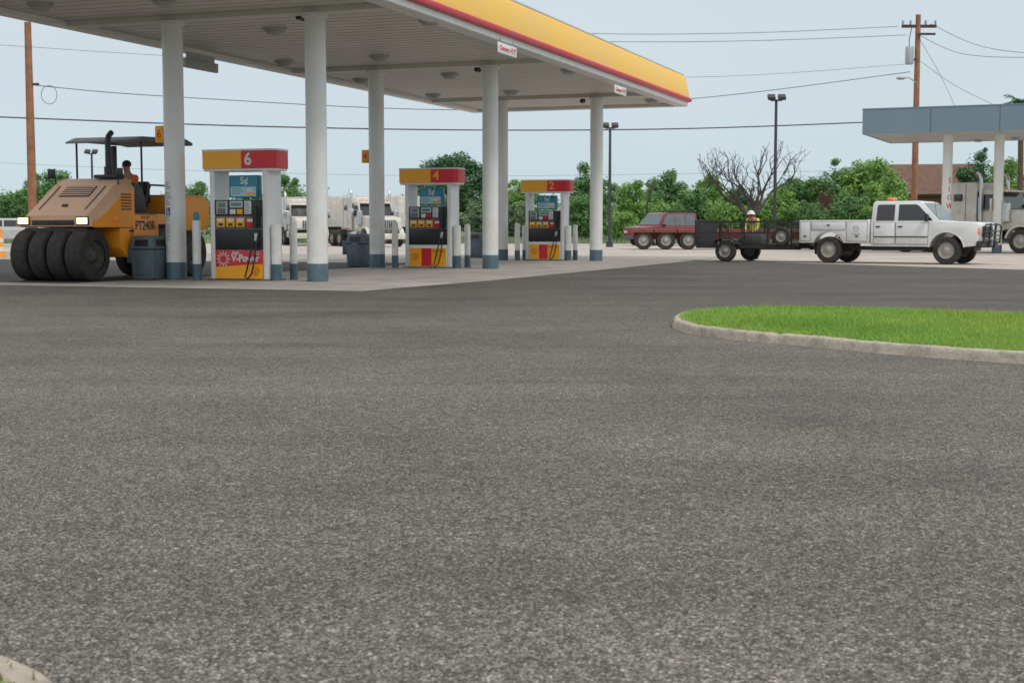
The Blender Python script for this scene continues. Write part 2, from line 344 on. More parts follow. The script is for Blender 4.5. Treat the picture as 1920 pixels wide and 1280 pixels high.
def island(pts,h,kw,nbl,klabel,glabel,blade,bb,lr):
    pc=chaikin([Vector((q.x,q.y,0)) for q in pts],2); p=resample(pc,.05); n=len(p)
    jl=[0]*n; acc=0
    for i in range(n):
        acc+=(p[i]-p[i-1]).length
        if acc>2.6: jl[i]=1; acc=0
    rings=[]
    for d,z in ((0,0),(.012,h*.5),(.018,h*.82),(.030,h*.97),(.048,h),(kw-.02,h+.003),(kw,h-.008),(kw+.02,h-.05)):
        q=inset(p,d); r=[]
        for i,v in enumerate(q):
            k=mn.noise(Vector((v.x*3,v.y*3,z*9)))*.009+mn.noise(Vector((v.x*14,v.y*14,z*30)))*.005
            zz=z+(k*.8 if z>0 else 0)-(.018*jl[i] if z>h*.4 else 0); r.append((v.x+k*.7,v.y+k*.7,max(0,zz)))
        rings.append(r)
    b=MB(); vs=[v for r in rings for v in r]; fs=[]
    for k in range(len(rings)-1):
        for i in range(n): fs.append((k*n+i,k*n+(i+1)%n,(k+1)*n+(i+1)%n,(k+1)*n+i))
    b.add(vs,fs); tag(b.build('kerb',M['kerb'],None,50),klabel,'kerb',None,'structure')
    g=inset(pc,kw-.01); b=MB(); b.add([(v.x,v.y,h-.012) for v in g],[tuple(range(len(g)))]); 
    tag(b.build('turf_base',M['turf'],None,0),'green turf soil filling the '+klabel,'grass',None,'structure')
    g=inset(pc,kw-.045)
    vs=[];fs=[]; x0,x1,y0,y1=bb
    for i in range(nbl):
        x=rnd.uniform(x0,x1); y=rnd.uniform(y0,y1)
        if x*F/y>1060 or not inside(x,y,g): continue
        if mn.noise(Vector((x*1.3,y*1.3,0)))<-.32 and rnd.random()<.6: continue
        a=rnd.uniform(0,pi); l=rnd.uniform(*lr)*(1.7 if rnd.random()<.04 else 1); wd=rnd.uniform(.004,.009); lx,ly=rnd.uniform(-.8,.8)*l,rnd.uniform(-.8,.8)*l
        k=len(vs); c,s=math.cos(a)*wd,math.sin(a)*wd; z=h-.015
        vs+=[(x-c,y-s,z),(x+c,y+s,z),(x+lx,y+ly,z+l)]; fs.append((k,k+1,k+2))
    b=MB(); b.v=vs; b.f=fs; tag(b.build('grass',blade,None,0,False),glabel,'grass',None,'stuff')
VV=lambda x,y: Vector((x,y,0))
isl=[VV(1.76,15.6),VV(1.68,14.95),VV(1.71,14.35),VV(1.84,13.85),gp(1390,640),gp(1470,646),gp(1560,655),gp(1650,664),gp(1780,674),gp(1920,684)]
l=isl[-1]; isl+= [l+Vector((2.5,-2.0,0)),l+Vector((6,-2.5,0)),Vector((14,9,0)),Vector((14,14,0))]
isl+= [VV(8,14.9),VV(6.6,15.6),VV(5.7,16.0),VV(4.9,16.65),VV(4.35,17.1),VV(3.5,17.4),VV(2.8,17.3),VV(2.25,16.9),VV(1.93,16.3)]
island(isl,.095,.13,210000,'pale worn concrete kerb around the grass island at right','short bright green grass on the kerbed island at right',M['blade'],(1.6,7.2,10,17.5),(.018,.055))
isl=[gp(-900,1125),gp(-300,1190),gp(-60,1228),gp(20,1248),gp(75,1268),gp(115,1292),gp(150,1340),gp(170,1420),Vector((-.75,1.6,0)),Vector((-3,1.6,0))]
island(isl,.035,.10,9000,'low kerb corner at the bottom left of the photo','dry grass inside the kerb corner at bottom left',M['drygrass'],(-2.5,-.6,1.8,3.6),(.01,.032))
# ------------------------------------------------------------------ canopy
v0,v1,u0,u1=-3.87,3.33,-5.2,22.8; ZC=5.30
cn=thing('fuel_canopy','large flat petrol station canopy with yellow and red fascia over the pumps','canopy',P6,-TH)
b=MB(); y=u0; vs=[];fs=[]
while y<u1-.01:
    for dy,dz in ((0,0),(.335,0),(.34,.07),(.395,.07)):
        vs+=[(v0,min(y+dy,u1),ZC+dz),(v1,min(y+dy,u1),ZC+dz)]
    y+=.4
vs+=[(v0,u1,ZC),(v1,u1,ZC)]
fs=[(2*i,2*i+1,2*i+3,2*i+2) for i in range(len(vs)//2-1)]
b.add(vs,fs); b.build('ceiling',M['ceil'],cn,0)
MB().box(v0-.05,v1+.05,u0-.05,u1+.05,ZC+.08,ZC+.14).build('roof_light_block',M['galv'],cn,0)  # unseen cover slab, added to keep sky light from leaking through the ceiling
def sweep(prof,name,m,sm=40):
    b=MB(); vs=[]
    for o,z in prof: vs+=[(v0-o,u0-o,z),(v1+o,u0-o,z),(v1+o,u1+o,z),(v0-o,u1+o,z)]
    fs=[(k*4+i,k*4+(i+1)%4,k*4+4+(i+1)%4,k*4+4+i) for k in range(len(prof)-1) for i in range(4)]
    b.add(vs,fs); return b.build(name,m,cn,sm)
sweep([(-.0,ZC-.003),(.0,ZC-.10),(.34,ZC-.10),(.36,ZC-.08),(.36,ZC+.05)],'soffit',M['white'],20)
sweep([(.34,ZC+.045),(.40,ZC+.045),(.46,ZC+.065),(.475,ZC+.10),(.475,ZC+.165),(.46,ZC+.185),(.34,ZC+.19)],'red_stripe',M['red'],30)
sweep([(.36,ZC+.19),(.40,ZC+.20),(.405,ZC+.24),(.30,ZC+.86),(.26,ZC+.93),(.20,ZC+.945)],'fascia',M['yellow'],25)
sweep([(.255,ZC+.945),(.255,ZC+.985),(.05,ZC+.99),(.02,ZC+.60),(.02,ZC+.1)],'parapet_cap',M['capgrey'],20)
for k in range(3):
    MB().box(v0,v1,-.2+SP*k-.17,-.2+SP*k+.17,ZC-.11,ZC-.004).build('cross_beam',M['ceil'],cn,0)
# columns
def column(k,v,label):
    c=thing('canopy_column',label,'column',uv(-.2+SP*k,v),-TH,'white round canopy columns')
    r=.205
    MB().lathe([(r,.36),(r,5.19)],n=32).build('shaft',M['column'],c)
    MB().lathe([(r+.004,0),(r+.004,.355),(r,.362)],n=32).build('base_band',M['blueband'],c)
    MB().lathe([(r+.001,5.10),(r+.05,5.12),(r+.05,5.19)],n=32).build('collar',M['white'],c)
    return c
cA=column(0,-1.47,'white canopy column nearest the roller, with notices and a yellow six flag')
cB=column(0,1.76,'tall plain white canopy column right of pump six, nearest the camera')
cC=column(1,-1.47,'white canopy column left of pump four, with a small yellow flag')
cD=column(1,1.76,'white canopy column right of pump four, beside two bollards')
cE=column(2,-1.47,'white canopy column left of pump two, with a narrow pasted notice')
cF=column(2,1.76,'farthest right white canopy column, right of pump two')
def flag(c,num,z):
    f=MB().box(-.40,-.20,-.09,.09,z,z+.34,.02).build('number_flag',M['pyellow'],c)
    text(num,.22,M['pred'],f,(-.30,-.092,z+.17),bold=.004,name='number')
flag(cA,'6',2.78); flag(cC,'4',2.78)
def patch(c,a0,a1,z0,z1,m,name,r=.208,par=None):
    b=MB(); n=10; b.lathe([(r,z0),(r,z1)],n=n,a0=R(a0),a1=R(a1)); return b.build(name,m,par or c)
nA=patch(cA,232,285,.72,2.02,M['paper'],'notice')
b=MB()
for i in range(30):
    z=1.96-i*.04
    if 12<=i<=15 or i in (4,20): continue
    b.lathe([(.2095,z),(.2095,z+.016)],n=6,a0=R(236),a1=R(280-rnd.uniform(0,18)))
b.build('print',M['ink'],nA)
hs=patch(cA,244,273,1.31,1.47,M['hblue'],'access_sign',.210)
b=MB()
def cp(a,z): return (.212*math.cos(R(a)),.212*math.sin(R(a)),z)
b.tube([cp(256,1.435),cp(256.5,1.39),cp(262,1.385),cp(265,1.345)],.006,6)
b.tube([cp(258.5+6.5*math.cos(x),1.36+.028*math.sin(x)) for x in [R(120+i*24) for i in range(11)]],.005,6); b.ball(cp(256,1.452),.011)
b.build('wheelchair_symbol',M['paper'],hs)
nE=patch(cE,225,262,1.0,1.75,M['paper'],'notice')
b=MB()
for i in range(14): b.lathe([(.2095,1.7-i*.05),(.2095,1.72-i*.05)],n=6,a0=R(229),a1=R(258-rnd.uniform(0,9)))
b.build('print',M['ink'],nE)
# ceiling lights
lab=['leftmost round ceiling light near the canopy rear edge','round ceiling light above the column by the roller','round ceiling light between the two nearest columns','round ceiling light nearest the yellow fascia','round ceiling light behind the tallest column','round ceiling light in front of the column left of pump four','round ceiling light left of the column right of pump four','round ceiling light behind the column left of pump four','round ceiling light above pump two near rear edge','round ceiling light near the column left of pump two','round ceiling light right of the column beside pump four','farthest right round ceiling light at the canopy end']
pts=[(75,17),(307,8),(515,62),(806,45),(532,122),(711,112),(843,145),(677,155),(812,183),(958,177),(1067,137),(1222,192)]
first=None
for (px,py),lb in zip(pts,lab):
    p=gp(px,py,5.2); p.z=ZC
    if first is None:
        c=first=thing('ceiling_light',lb,'light',p,-TH,'round lights under the canopy')
        MB().lathe([(.0,-.06),(.23,-.06),(.25,-.04),(.25,.0)],n=24).build('housing',M['galv'],c)
        MB().lathe([(0,-.15),(.10,-.145),(.17,-.12),(.20,-.08),(.20,-.061)],n=24).build('lens',M['grey'],c)
    else: c=dup(first); c.location=p; c['label']=lb
first=None
for (px,py),lb in zip([(567,33),(897,131),(1093,190)],['black security camera left of the nearest white column','black security camera beside the column right of pump four','black security camera beside the farthest right column']):
    p=gp(px,py,5.2); p.z=ZC
    if first is None:
        c=first=thing('security_camera',lb,'camera',p,-TH,'black cameras under the canopy')
        MB().lathe([(.0,-.05),(.09,-.05),(.09,0)],n=16).build('base',M['dgrey'],c); MB().ball((0,0,-.09),.085).build('dome',M['black'],c)
        MB().box(-.05,.05,-.2,-.02,-.16,-.07,.015).build('hood',M['black'],c)
    else: c=dup(first); c.location=p; c['label']=lb
for (px,py),sz,lb in (((951,94),1.2,'white clearance sign with red letters on the near canopy edge'),((1163,170),1.2,'white clearance sign with red letters near the far canopy corner')):
    p=at_v(px,py,3.74); c=thing('clearance_sign',lb,'sign',p,pi/2-TH,'clearance signs')
    MB().box(-sz/2,sz/2,-.012,.012,-.115,.115,.004).build('board',M['white'],c)
    text("Clearance 14' 0\"",.155,M['redink'],c,(0,-.015,0),bold=0)
    for x in (-.4,.4): MB().cyl((x,0.02,.10),(x,.0,.24),.012).build('hanger',M['galv'],c)
p=at_v(376,123,-3.95); c=thing('hanging_panel','flat grey panel box hanging from the rear canopy edge','panel',p,pi/2-TH)
MB().box(-.72,.72,-.05,.05,-.11,.11,.01).build('panel',M['grey'],c); MB().box(-.6,.6,-.02,.02,.112,.3).build('bracket',M['galv'],c)
# ------------------------------------------------------------------ pumps
def shell(parent,x,y,z,s):
    e=MB(); n=14
    pts=[]
    for i in range(n+1):
        a=R(-10+200*i/n); rr=s*(1+.05*(1 if i%2 else -1)); pts.append((x+rr*math.cos(a),z+rr*math.sin(a)*.95))
    pts+=[(x-s*.45,z-s*.55),(x-s*.4,z-s*.8),(x+s*.4,z-s*.8),(x+s*.45,z-s*.55)]
    e.prism(pts,'y',y-.004,y); em=e.build('emblem',M['pred'],parent,0)
    e=MB(); q=[(x+(px-x)*.80,z+(pz-z)*.80) for px,pz in pts]; e.prism(q,'y',y-.007,y-.0045); e.build('emblem_shell',M['pyellow'],em,0)
    e=MB()
    for i in range(-3,4):
        a=R(90+i*22); e.slab([(x+i*.02*s,y-.0085,z-s*.5),(x+i*.02*s+.035*s,y-.0085,z-s*.5),(x+math.cos(a)*s*.74+.035*s,y-.0085,z+math.sin(a)*s*.70),(x+math.cos(a)*s*.74,y-.0085,z+math.sin(a)*s*.70)],.002)
    e.build('emblem_rib',M['pred'],em,0)
def pump(k,num,label,kind):
    c=thing('fuel_pump',label,'fuel pump',uv(SP*k+.05,.02),-TH,'fuel pumps under the canopy')
    D=.29
    MB().box(-.70,.70,-D-.06,D+.06,.0,.035,.01).build('plinth',M['dgrey'],c)
    for s in (-1,1):
        MB().box(s*.60-.055,s*.60+.055,-D,D,.035,2.20,.015).build('side_post',M['white'],c)
    MB().box(-.545,.545,-D+.02,D-.02,.035,1.62,.01).build('cabinet',M['white'],c)
    MB().box(-.54,.54,-D-.005,-D+.019,.62,1.04,.004).build('lower_door',M['black'],c)
    f=-D-.004
    MB().box(-.54,.54,f,-D+.019,1.05,1.285,.004).build('grade_panel',M['dgrey'],c)
    for i in range(3): MB().box(-.50+i*.225,-.50+i*.225+.19,f-.012,f,1.075,1.26,.004).build('grade_button',M['pyellow'],c)
    for i in range(3): 
        MB().box(-.47+i*.225,-.47+i*.225+.13,f-.016,f-.013,1.19,1.235).build('grade_label',M['paper'],c,0)
        MB().box(-.455+i*.225,-.455+i*.225+.10,f-.016,f-.013,1.10,1.15).build('grade_key',M['black'],c,0)
    MB().box(.185,.375,f-.012,f,1.075,1.26,.004).build('grade_button',M['pred'],c)
    MB().box(.21,.35,f-.016,f-.013,1.18,1.235).build('grade_label',M['paper'],c,0)
    MB().box(-.54,.54,f,-D+.019,1.295,1.615,.004).build('display_bezel',M['black'],c)
    MB().box(-.50,-.24,f-.01,f,1.33,1.59,.004).build('card_reader_panel',M['grey'],c)
    MB().box(-.46,-.29,f-.014,f-.011,1.47,1.56).build('card_screen',M['screen'],c,0)
    kp=MB()
    for i in range(3):
        for j in range(3): kp.box(-.46+i*.06,-.46+i*.06+.04,f-.018,f-.011,1.345+j*.036,1.345+j*.036+.024)
    kp.build('keypad',M['black'],c,0)
    MB().box(-.19,.10,f-.01,f,1.46,1.59,.004).build('price_display',M['lblue'],c)
    MB().box(-.16,.07,f-.014,f-.011,1.49,1.56).build('price_digits',M['screen'],c,0)
    MB().box(-.19,-.06,f-.01,f,1.33,1.43,.004).build('receipt_slot',M['paper'],c)
    MB().box(-.03,.10,f-.01,f,1.33,1.43,.004).build('decal',M['pred'] if kind=='B' else M['pyellow'],c)
    MB().box(.14,.30,f-.01,f,1.33,1.59,.004).build('warning_label',M['paper'],c)
    w_=MB(); 
    for i in range(7): w_.box(.155,.285-rnd.uniform(0,.04),f-.013,f-.0105,1.35+i*.033,1.362+i*.033)
    w_.build('print',M['ink'],c,0)
    MB().box(.33,.52,f-.02,f,1.06,1.60,.01).build('nozzle_boot',M['black'],c)
    nzl=MB(); nzl.tube([(.43,f-.05,1.50),(.43,f-.10,1.44),(.43,f-.11,1.30),(.43,f-.07,1.20)],[.02,.03,.034,.024]); nzl.box(.405,.455,f-.15,f-.08,1.30,1.36,.008); nzl.build('nozzle',M['blackm'],c)
    hs=MB(); 
    hs.tube([(.43,f-.07,1.20),(.42,f-.13,1.0),(.37,f-.16,.62),(.27,f-.16,.22),(.22,f-.15,.09),(.28,f-.15,.05),(.36,f-.14,.14),(.42,f-.12,.40),(.45,f-.08,.75),(.47,f-.03,.95),(.48,f+.01,1.02)],.017,8)
    hs.build('hose',M['black'],c)
    MB().box(.36,.44,f-.004,f+.002,.80,.95).build('sticker',M['paper'],c,0)
    if kind=='A':
        MB().box(-.54,.54,f,-D+.019,.04,.61,.004).build('banner_panel',M['pred'],c)
        MB().prism([(-.54,.045),(.54,.045),(.54,.345),(-.54,.275)],'y',f-.004,f-.001).build('skirt_panel',M['pyellow'],c,0)
        st=MB(); cx,cz=-.36,.435; pts=[]
        for i in range(24):
            a=2*pi*i/24; rr=.172 if i%2==0 else .085; pts.append((cx+rr*math.cos(a)*1.02,cz+rr*math.sin(a)))
        st.prism(pts,'y',f-.008,f-.005); st.build('starburst',M['paper'],c,0)
        st=MB(); pts=[((px-cx)*.72+cx,(pz-cz)*.72+cz) for px,pz in pts]; st.prism(pts,'y',f-.011,f-.0085); st.build('starburst_core',M['pred'],c,0)
        text('V-Power',.20,M['paper'],c,(.15,f-.008,.45),bold=.006,ext=.002,sx=.88)
        text('Shell',.08,M['paper'],c,(-.08,f-.004,.56),bold=.002,ext=.002)
        rg=MB(); rg.lathe([(.026,f-.006),(.042,f-.006),(.042,f-.001),(.026,f-.001)],(.43,0,.555),'y',16); rg.build('ring_mark',M['paper'],c)
        shell(c,.38,f-.006,.19,.085)
    else:
        MB().box(-.54,.54,f,-D+.019,.04,.61,.004).build('banner_panel',M['white'],c)
        MB().box(-.52,-.183,f-.008,f-.002,.06,.53).build('yellow_square',M['pyellow'],c,0)
        MB().box(-.18,.10,f-.008,f-.002,.06,.53).build('red_square',M['pred'],c,0)
        MB().box(.103,.52,f-.008,f-.002,.06,.53).build('yellow_square',M['pyellow'],c,0)
        text('Quality Fuels',.075,M['pred'],c,(.30,f-.01,.46),ext=.001,bold=.001,name='lettering',sx=.85)
        shell(c,-.36,f-.008,.30,.10)
    MB().box(-.33,.33,-.09,.09,1.66,2.11,.015).build('advert_box',M['bluesign'],c)
    MB().box(-.29,.29,-.096,-.0905,1.69,1.88).build('advert_panel',M['lblue'],c,0)
    text('5¢',.20,M['paper'],c,(0.02,-.092,1.995),bold=.003,ext=.002)
    b=MB(); 
    for i,wd in enumerate((.22,.26,.18)): b.box(-.25,-.25+wd,-.099,-.0965,1.83-i*.045,1.845-i*.045)
    b.build('print',M['ink'],c,0)
    MB().box(.05,.26,-.099,-.0965,1.71,1.76).build('advert_stripe',M['pyellow'],c,0); MB().box(.08,.2,-.099,-.0965,1.78,1.85).build('advert_patch',M['paper'],c,0)
    def rr(w,d,r):
        o=[]
        for sx,sy,a in ((1,1,0),(-1,1,90),(-1,-1,180),(1,-1,270)):
            for i in range(6): o.append((sx*(w-r)+r*math.cos(R(a+18*i)),sy*(d-r)+r*math.sin(R(a+18*i))))
        return o
    W,DD=.845,.33; X0=.10
    tp=rr(W,DD,.13)
    MB().prism([(x,y) for x,y in rr(W-.02,DD-.02,.12)],'z',2.19,2.235).build('topper_base',M['white'],c)
    left=[p for p in tp[6:18]]; right=[p for p in tp[18:24]]+[p for p in tp[0:6]]
    MB().prism([(X0,DD)]+left+[(X0,-DD)],'z',2.236,2.585).build('topper_yellow',M['pyellow'],c)
    MB().prism([(X0+.002,-DD)]+right+[(X0+.002,DD)],'z',2.236,2.585).build('topper_red',M['pred'],c)
    MB().prism(rr(W+.008,DD+.008,.135),'z',2.586,2.62).build('topper_cap',M['white'],c)
    text(num,.34,M['pyellow'] if kind=='B' else M['paper'],c,(.255,-DD-.003,2.41),bold=.008,ext=.002,name='number')
    return c
pump(0,'6','nearest fuel pump, topped by a six and a red V-Power panel','A')
pump(1,'4','middle fuel pump under the topper numbered four','B')
pump(2,'2','farthest fuel pump under the topper numbered two','B')
# bollards
def bollard(p,r,h,label,top=False):
    c=thing('bollard',label,'bollard',p,-TH,'white bollards guarding the pumps')
    MB().lathe([(r,.33),(r,h-.05),(r*.85,h-.015),(r*.4,h),(0,h)],n=20).build('post',M['column'],c)
    MB().lathe([(r+.004,0),(r+.004,.335)],n=20).build('base_band',M['blueband'],c)
    if top: MB().lathe([(r*.7,h-.02),(r*.72,h+.12),(r*.3,h+.16),(0,h+.16)],n=16).build('tip',M['bluesign'],c)
bs=[(gp(370,526),.085,1.22),(gp(519,527),.10,1.14),(gp(551,525),.078,1.16)]
names=['six','four','two']
for k in range(3):
    for i,(p,r,h) in enumerate(bs):
        bollard(p+U*SP*k,r,h,['white bollard on the left side of pump %s','white bollard touching the right side of pump %s','white bollard standing second to the right of pump %s'][i]%names[k],(i==0 and k==0))
bollard(bs[0][0]+U*(SP*2+.9)+V*-.06,.085,1.14,'white bollard tucked close behind left edge of pump two')
# bins
def bin_(p,label,ex):
    c=thing('trash_bin',label,'bin',p,-TH,'blue grey forecourt bins'); c.scale=(.92,.92,1)
    b=MB(); vs=[(-.27,-.27,.02),(.27,-.27,.02),(.27,.27,.02),(-.27,.27,.02),(-.30,-.30,.62),(.30,-.30,.62),(.30,.30,.62),(-.30,.30,.62)]
    b.bev(vs,[(0,1,2,3),(4,5,6,7),(0,1,5,4),(1,2,6,5),(2,3,7,6),(3,0,4,7)],.03); b.build('body',M['bin'],c)
    b=MB(); vs=[(-.32,-.32,.63),(.32,-.32,.63),(.32,.32,.63),(-.32,.32,.63),(-.25,-.25,.90),(.25,-.25,.90),(.25,.25,.90),(-.25,.25,.90)]
    b.bev(vs,[(0,1,2,3),(4,5,6,7),(0,1,5,4),(1,2,6,5),(2,3,7,6),(3,0,4,7)],.04); ld=b.build('lid',M['bin'],c)
    MB().slab([(-.17,-.305,.69),(.17,-.305,.69),(.16,-.278,.82),(-.16,-.278,.82)],.012).build('opening',M['black'],ld,0)
    MB().slab([(.305,-.17,.69),(.305,.17,.69),(.278,.16,.82),(.278,-.16,.82)],.012).build('opening',M['black'],ld,0)
    MB().box(-.2,.2,-.298,-.286,.12,.5,.004).build('door_panel',M['bin'],c)
    if ex:
        MB().box(-.46,-.30,-.20,.12,.34,.72,.02).build('squeegee_bucket',M['bin'],c)
        b=MB(); b.cyl((-.39,-.05,.5),(-.43,-.1,1.0),.012,n=8); b.box(-.53,-.33,-.13,-.07,.98,1.02,.005); b.build('squeegee',M['black'],c)
bin_(gp(281,525),'blue grey bin with lid beside the column nearest the roller',True)
bin_(gp(674,501),'blue grey bin left of the column by pump four',True)
bin_(gp(896,484),'far blue grey bin behind the column right of pump four',False)
# ------------------------------------------------------------------ people
def skin(name,P,E,Rd,m,parent,sub=1):
    me=bpy.data.meshes.new('s'); k=list(P); me.from_pydata([P[a] for a in k],[(k.index(a),k.index(b)) for a,b in E],[]); o=bpy.data.objects.new('s',me); COL.objects.link(o)
    o.modifiers.new('k','SKIN').use_smooth_shade=True
    for i,a in enumerate(k):
        r=Rd[a]; me.skin_vertices[0].data[i].radius=(r,r) if not isinstance(r,tuple) else r
    me.skin_vertices[0].data[0].use_root=True
    s=o.modifiers.new('b','SUBSURF'); s.levels=s.render_levels=sub
    return frommesh(name,o,m,parent)
def person(c,J,shirt,vest,legs,hat):
    P={k:Vector(v) for k,v in J.items()}
    Rd=dict(pel=.115,spi=.11,che=.13,nec=.052,hea=.085,top=.065)
    E=[('pel','spi'),('spi','che'),('che','nec'),('nec','hea'),('hea','top')]
    for s in 'LR':
        Rd.update({'sh'+s:.058,'el'+s:.042,'wr'+s:.029,'ha'+s:.034,'hi'+s:.085,'kn'+s:.058,'an'+s:.040,'to'+s:.036})
        E+=[('che','sh'+s),('sh'+s,'el'+s),('el'+s,'wr'+s),('wr'+s,'ha'+s),('pel','hi'+s),('hi'+s,'kn'+s),('kn'+s,'an'+s),('an'+s,'to'+s)]
        d=(P['ha'+s]-P['wr'+s]).normalized(); sd=d.cross(Vector((0,0,1))); sd=sd.normalized() if sd.length>.1 else Vector((1,0,0)); dn=Vector((0,0,-1))
        for i in range(5):
            b0=P['ha'+s]+sd*(.018*(i-1.5)) if i<4 else P['ha'+s]-sd*.035-d*.03
            ln=(.034,.040,.036,.028,.03)[i]; dd=d if i<4 else (d-sd*.9).normalized()
            P['f%d%s'%(i,s)]=b0+dd*ln; P['g%d%s'%(i,s)]=b0+dd*ln*1.6+dn*ln*.5
            Rd['f%d%s'%(i,s)]=.009; Rd['g%d%s'%(i,s)]=.008
            E+=[('ha'+s,'f%d%s'%(i,s)),('f%d%s'%(i,s),'g%d%s'%(i,s))]
    skin('body',P,E,Rd,M['skin'],c)
    ks=['pel','spi','che','shL','elL','shR','elR']; sh={k:P[k] for k in ks}
    for s in 'LR': sh['wr'+s]=P['elL' if s=='L' else 'elR'].lerp(P['wr'+s],.8)
    rs={k:Rd[k]+.018 for k in ks}; rs['wrL']=rs['wrR']=.043
    skin('shirt',sh,[('pel','spi'),('spi','che'),('che','shL'),('shL','elL'),('elL','wrL'),('che','shR'),('shR','elR'),('elR','wrR')],rs,M[shirt],c)
    vs={k:P[k] for k in ('pel','spi','che')}; vs['a']=P['che'].lerp(P['shL'],.75); vs['b']=P['che'].lerp(P['shR'],.75)
    skin('vest',vs,[('pel','spi'),('spi','che'),('che','a'),('che','b')],dict(pel=.15,spi=.145,che=.165,a=.09,b=.09),M[vest],c)
    ks=['pel','hiL','knL','anL','hiR','knR','anR']; rs={k:Rd[k]+.016 for k in ks}
    skin('trousers',{k:P[k] for k in ks},[('pel','hiL'),('hiL','knL'),('knL','anL'),('pel','hiR'),('hiR','knR'),('knR','anR')],rs,M[legs],c)
    for s in 'LR': skin('boot',{'a':P['an'+s],'b':P['an'+s]+Vector((0,0,-.04)),'t':P['to'+s]},[('a','b'),('b','t')],dict(a=.052,b=.055,t=.045),M['boot'],c)
    h=P['hea']
    MB().ball(h+Vector((0,.02,.035)),.098,(1,1,.9)).build('hair',M['hair'],c)
    fy=-.085
    for s in (-1,1): MB().ball(h+Vector((s*.033,fy,.01)),.012).build('eye',M['hair'],c)
    b=MB(); b.tube([h+Vector((0,fy,.015)),h+Vector((0,fy-.022,-.015)),h+Vector((0,fy,-.025))],[.008,.014,.010]); b.build('nose',M['skin'],c)
    b=MB(); b.tube([h+Vector((-.024,fy+.004,-.05)),h+Vector((0,fy-.004,-.052)),h+Vector((.024,fy+.004,-.05))],.006); b.build('mouth',M['redink'],c)
    for s in (-1,1): MB().ball(h+Vector((s*.09,0,0)),.024,(.4,.8,1.3)).build('ear',M['skin'],c)
    if hat:
        z=h.z+.045; m=MB(); m.lathe([(.135,z-.005),(.165,z-.01),(.165,z),(.128,z+.012),(.122,z+.06),(.09,z+.105),(.04,z+.125),(0,z+.128)],(h.x,h.y-.005,0),n=20); m.build('hard_hat',M[hat],c)
seat=dict(pel=(0,.1,1.66),spi=(0,.12,1.85),che=(0,.08,2.08),nec=(0,.04,2.24),hea=(0,.0,2.37),top=(0,.0,2.46),
 shL=(.19,.07,2.13),elL=(.25,-.08,1.88),wrL=(.16,-.30,1.88),haL=(.13,-.38,1.89),shR=(-.19,.07,2.13),elR=(-.25,-.08,1.88),wrR=(-.16,-.30,1.88),haR=(-.13,-.38,1.89),
 hiL=(.10,.05,1.63),knL=(.15,-.38,1.66),anL=(.15,-.42,1.42),toL=(.15,-.56,1.43),hiR=(-.10,.05,1.63),knR=(-.15,-.38,1.66),anR=(-.15,-.42,1.42),toR=(-.15,-.56,1.43))
stand=dict(pel=(0,.10,.92),spi=(0,.04,1.12),che=(0,-.10,1.34),nec=(0,-.22,1.46),hea=(0,-.30,1.53),top=(0,-.33,1.61),
 shL=(.19,-.12,1.38),elL=(.24,-.22,1.12),wrL=(.17,-.42,1.0),haL=(.15,-.50,.98),shR=(-.19,-.12,1.38),elR=(-.24,-.22,1.12),wrR=(-.17,-.42,1.0),haR=(-.15,-.50,.98),
 hiL=(.10,.10,.88),knL=(.12,.03,.49),anL=(.12,.08,.09),toL=(.13,-.08,.04),hiR=(-.10,.10,.88),knR=(-.12,.05,.49),anR=(-.12,.12,.09),toR=(-.13,-.04,.04))
# ------------------------------------------------------------------ road roller  (local x=right side seen, y=rear, front at -y)
def wheel(c,x,y,z,r,w,rimm,side=-1,axis='y',tyre='rubber',n=28):
    o={'y':(x,y,z),'x':(x,y,z)}[axis]
    m=MB(); m.lathe([(r*.60,-w/2),(r*.66,-w*.5),(r*.9,-w*.5),(r*.98,-w*.42),(r,-w*.3),(r,w*.3),(r*.98,w*.42),(r*.9,w*.5),(r*.66,w*.5),(r*.60,w/2)],o,axis,n)
    wh=m.build('wheel',M[tyre],c,30)
    s=side; q=MB(); q.lathe([(r*.61,-s*w*.45),(r*.61,s*w*.44),(r*.56,s*w*.47),(r*.52,s*w*.30),(r*.36,s*w*.26),(r*.28,s*w*.36),(r*.2,s*w*.44),(r*.12,s*w*.50),(0,s*w*.50)],o,axis,n)
    for i in range(6):
        t_=2*pi*i/6; dx,dz=r*.24*math.cos(t_),r*.24*math.sin(t_)
        if axis=='y': q.cyl((x+dx,y+s*w*.36,z+dz),(x+dx,y+s*w*.46,z+dz),r*.035,n=6)
        else: q.cyl((x+s*w*.36,y+dx,z+dz),(x+s*w*.46,y+dx,z+dz),r*.035,n=6)
    q.build('rim',M[rimm],wh,30)
    return wh
RL=Vector((-8.37,29.95,0)); rl=thing('road_roller','orange pneumatic tyred road roller with a black roof, left of the pumps','road roller',RL,-TH)
for i in range(4): wheel(rl,-.645+.43*i,-1.75,.52,.52,.375,'rimd',1,'x')
for i in range(5): wheel(rl,-.72+.36*i,1.72,.52,.52,.30,'rimd',1,'x')
st=[(-1.86,1.09,1.20,.84),(-1.85,1.07,1.30,.86),(-1.70,1.07,1.40,.89),(-1.35,1.07,1.64,.90),(-.98,1.07,1.90,.90),(-.76,1.07,2.03,.90),(-.52,1.07,2.07,.90)]
sd=MB(); tp=MB(); vs=[]
for y,zb,zt,hw in st:
    d=min(.20,(zt-zb)*.5); vs+= [(-hw,y,zb),(-hw,y,zt-d),(-hw+.17,y,zt),(hw-.17,y,zt),(hw,y,zt-d),(hw,y,zb)]
n=len(st)
fs=[]; ft=[]
for i in range(n-1):
    for k in range(5):
        f=(i*6+k,i*6+k+1,i*6+6+k+1,i*6+6+k)
        (ft if k in (1,2,3) else fs).append(f)
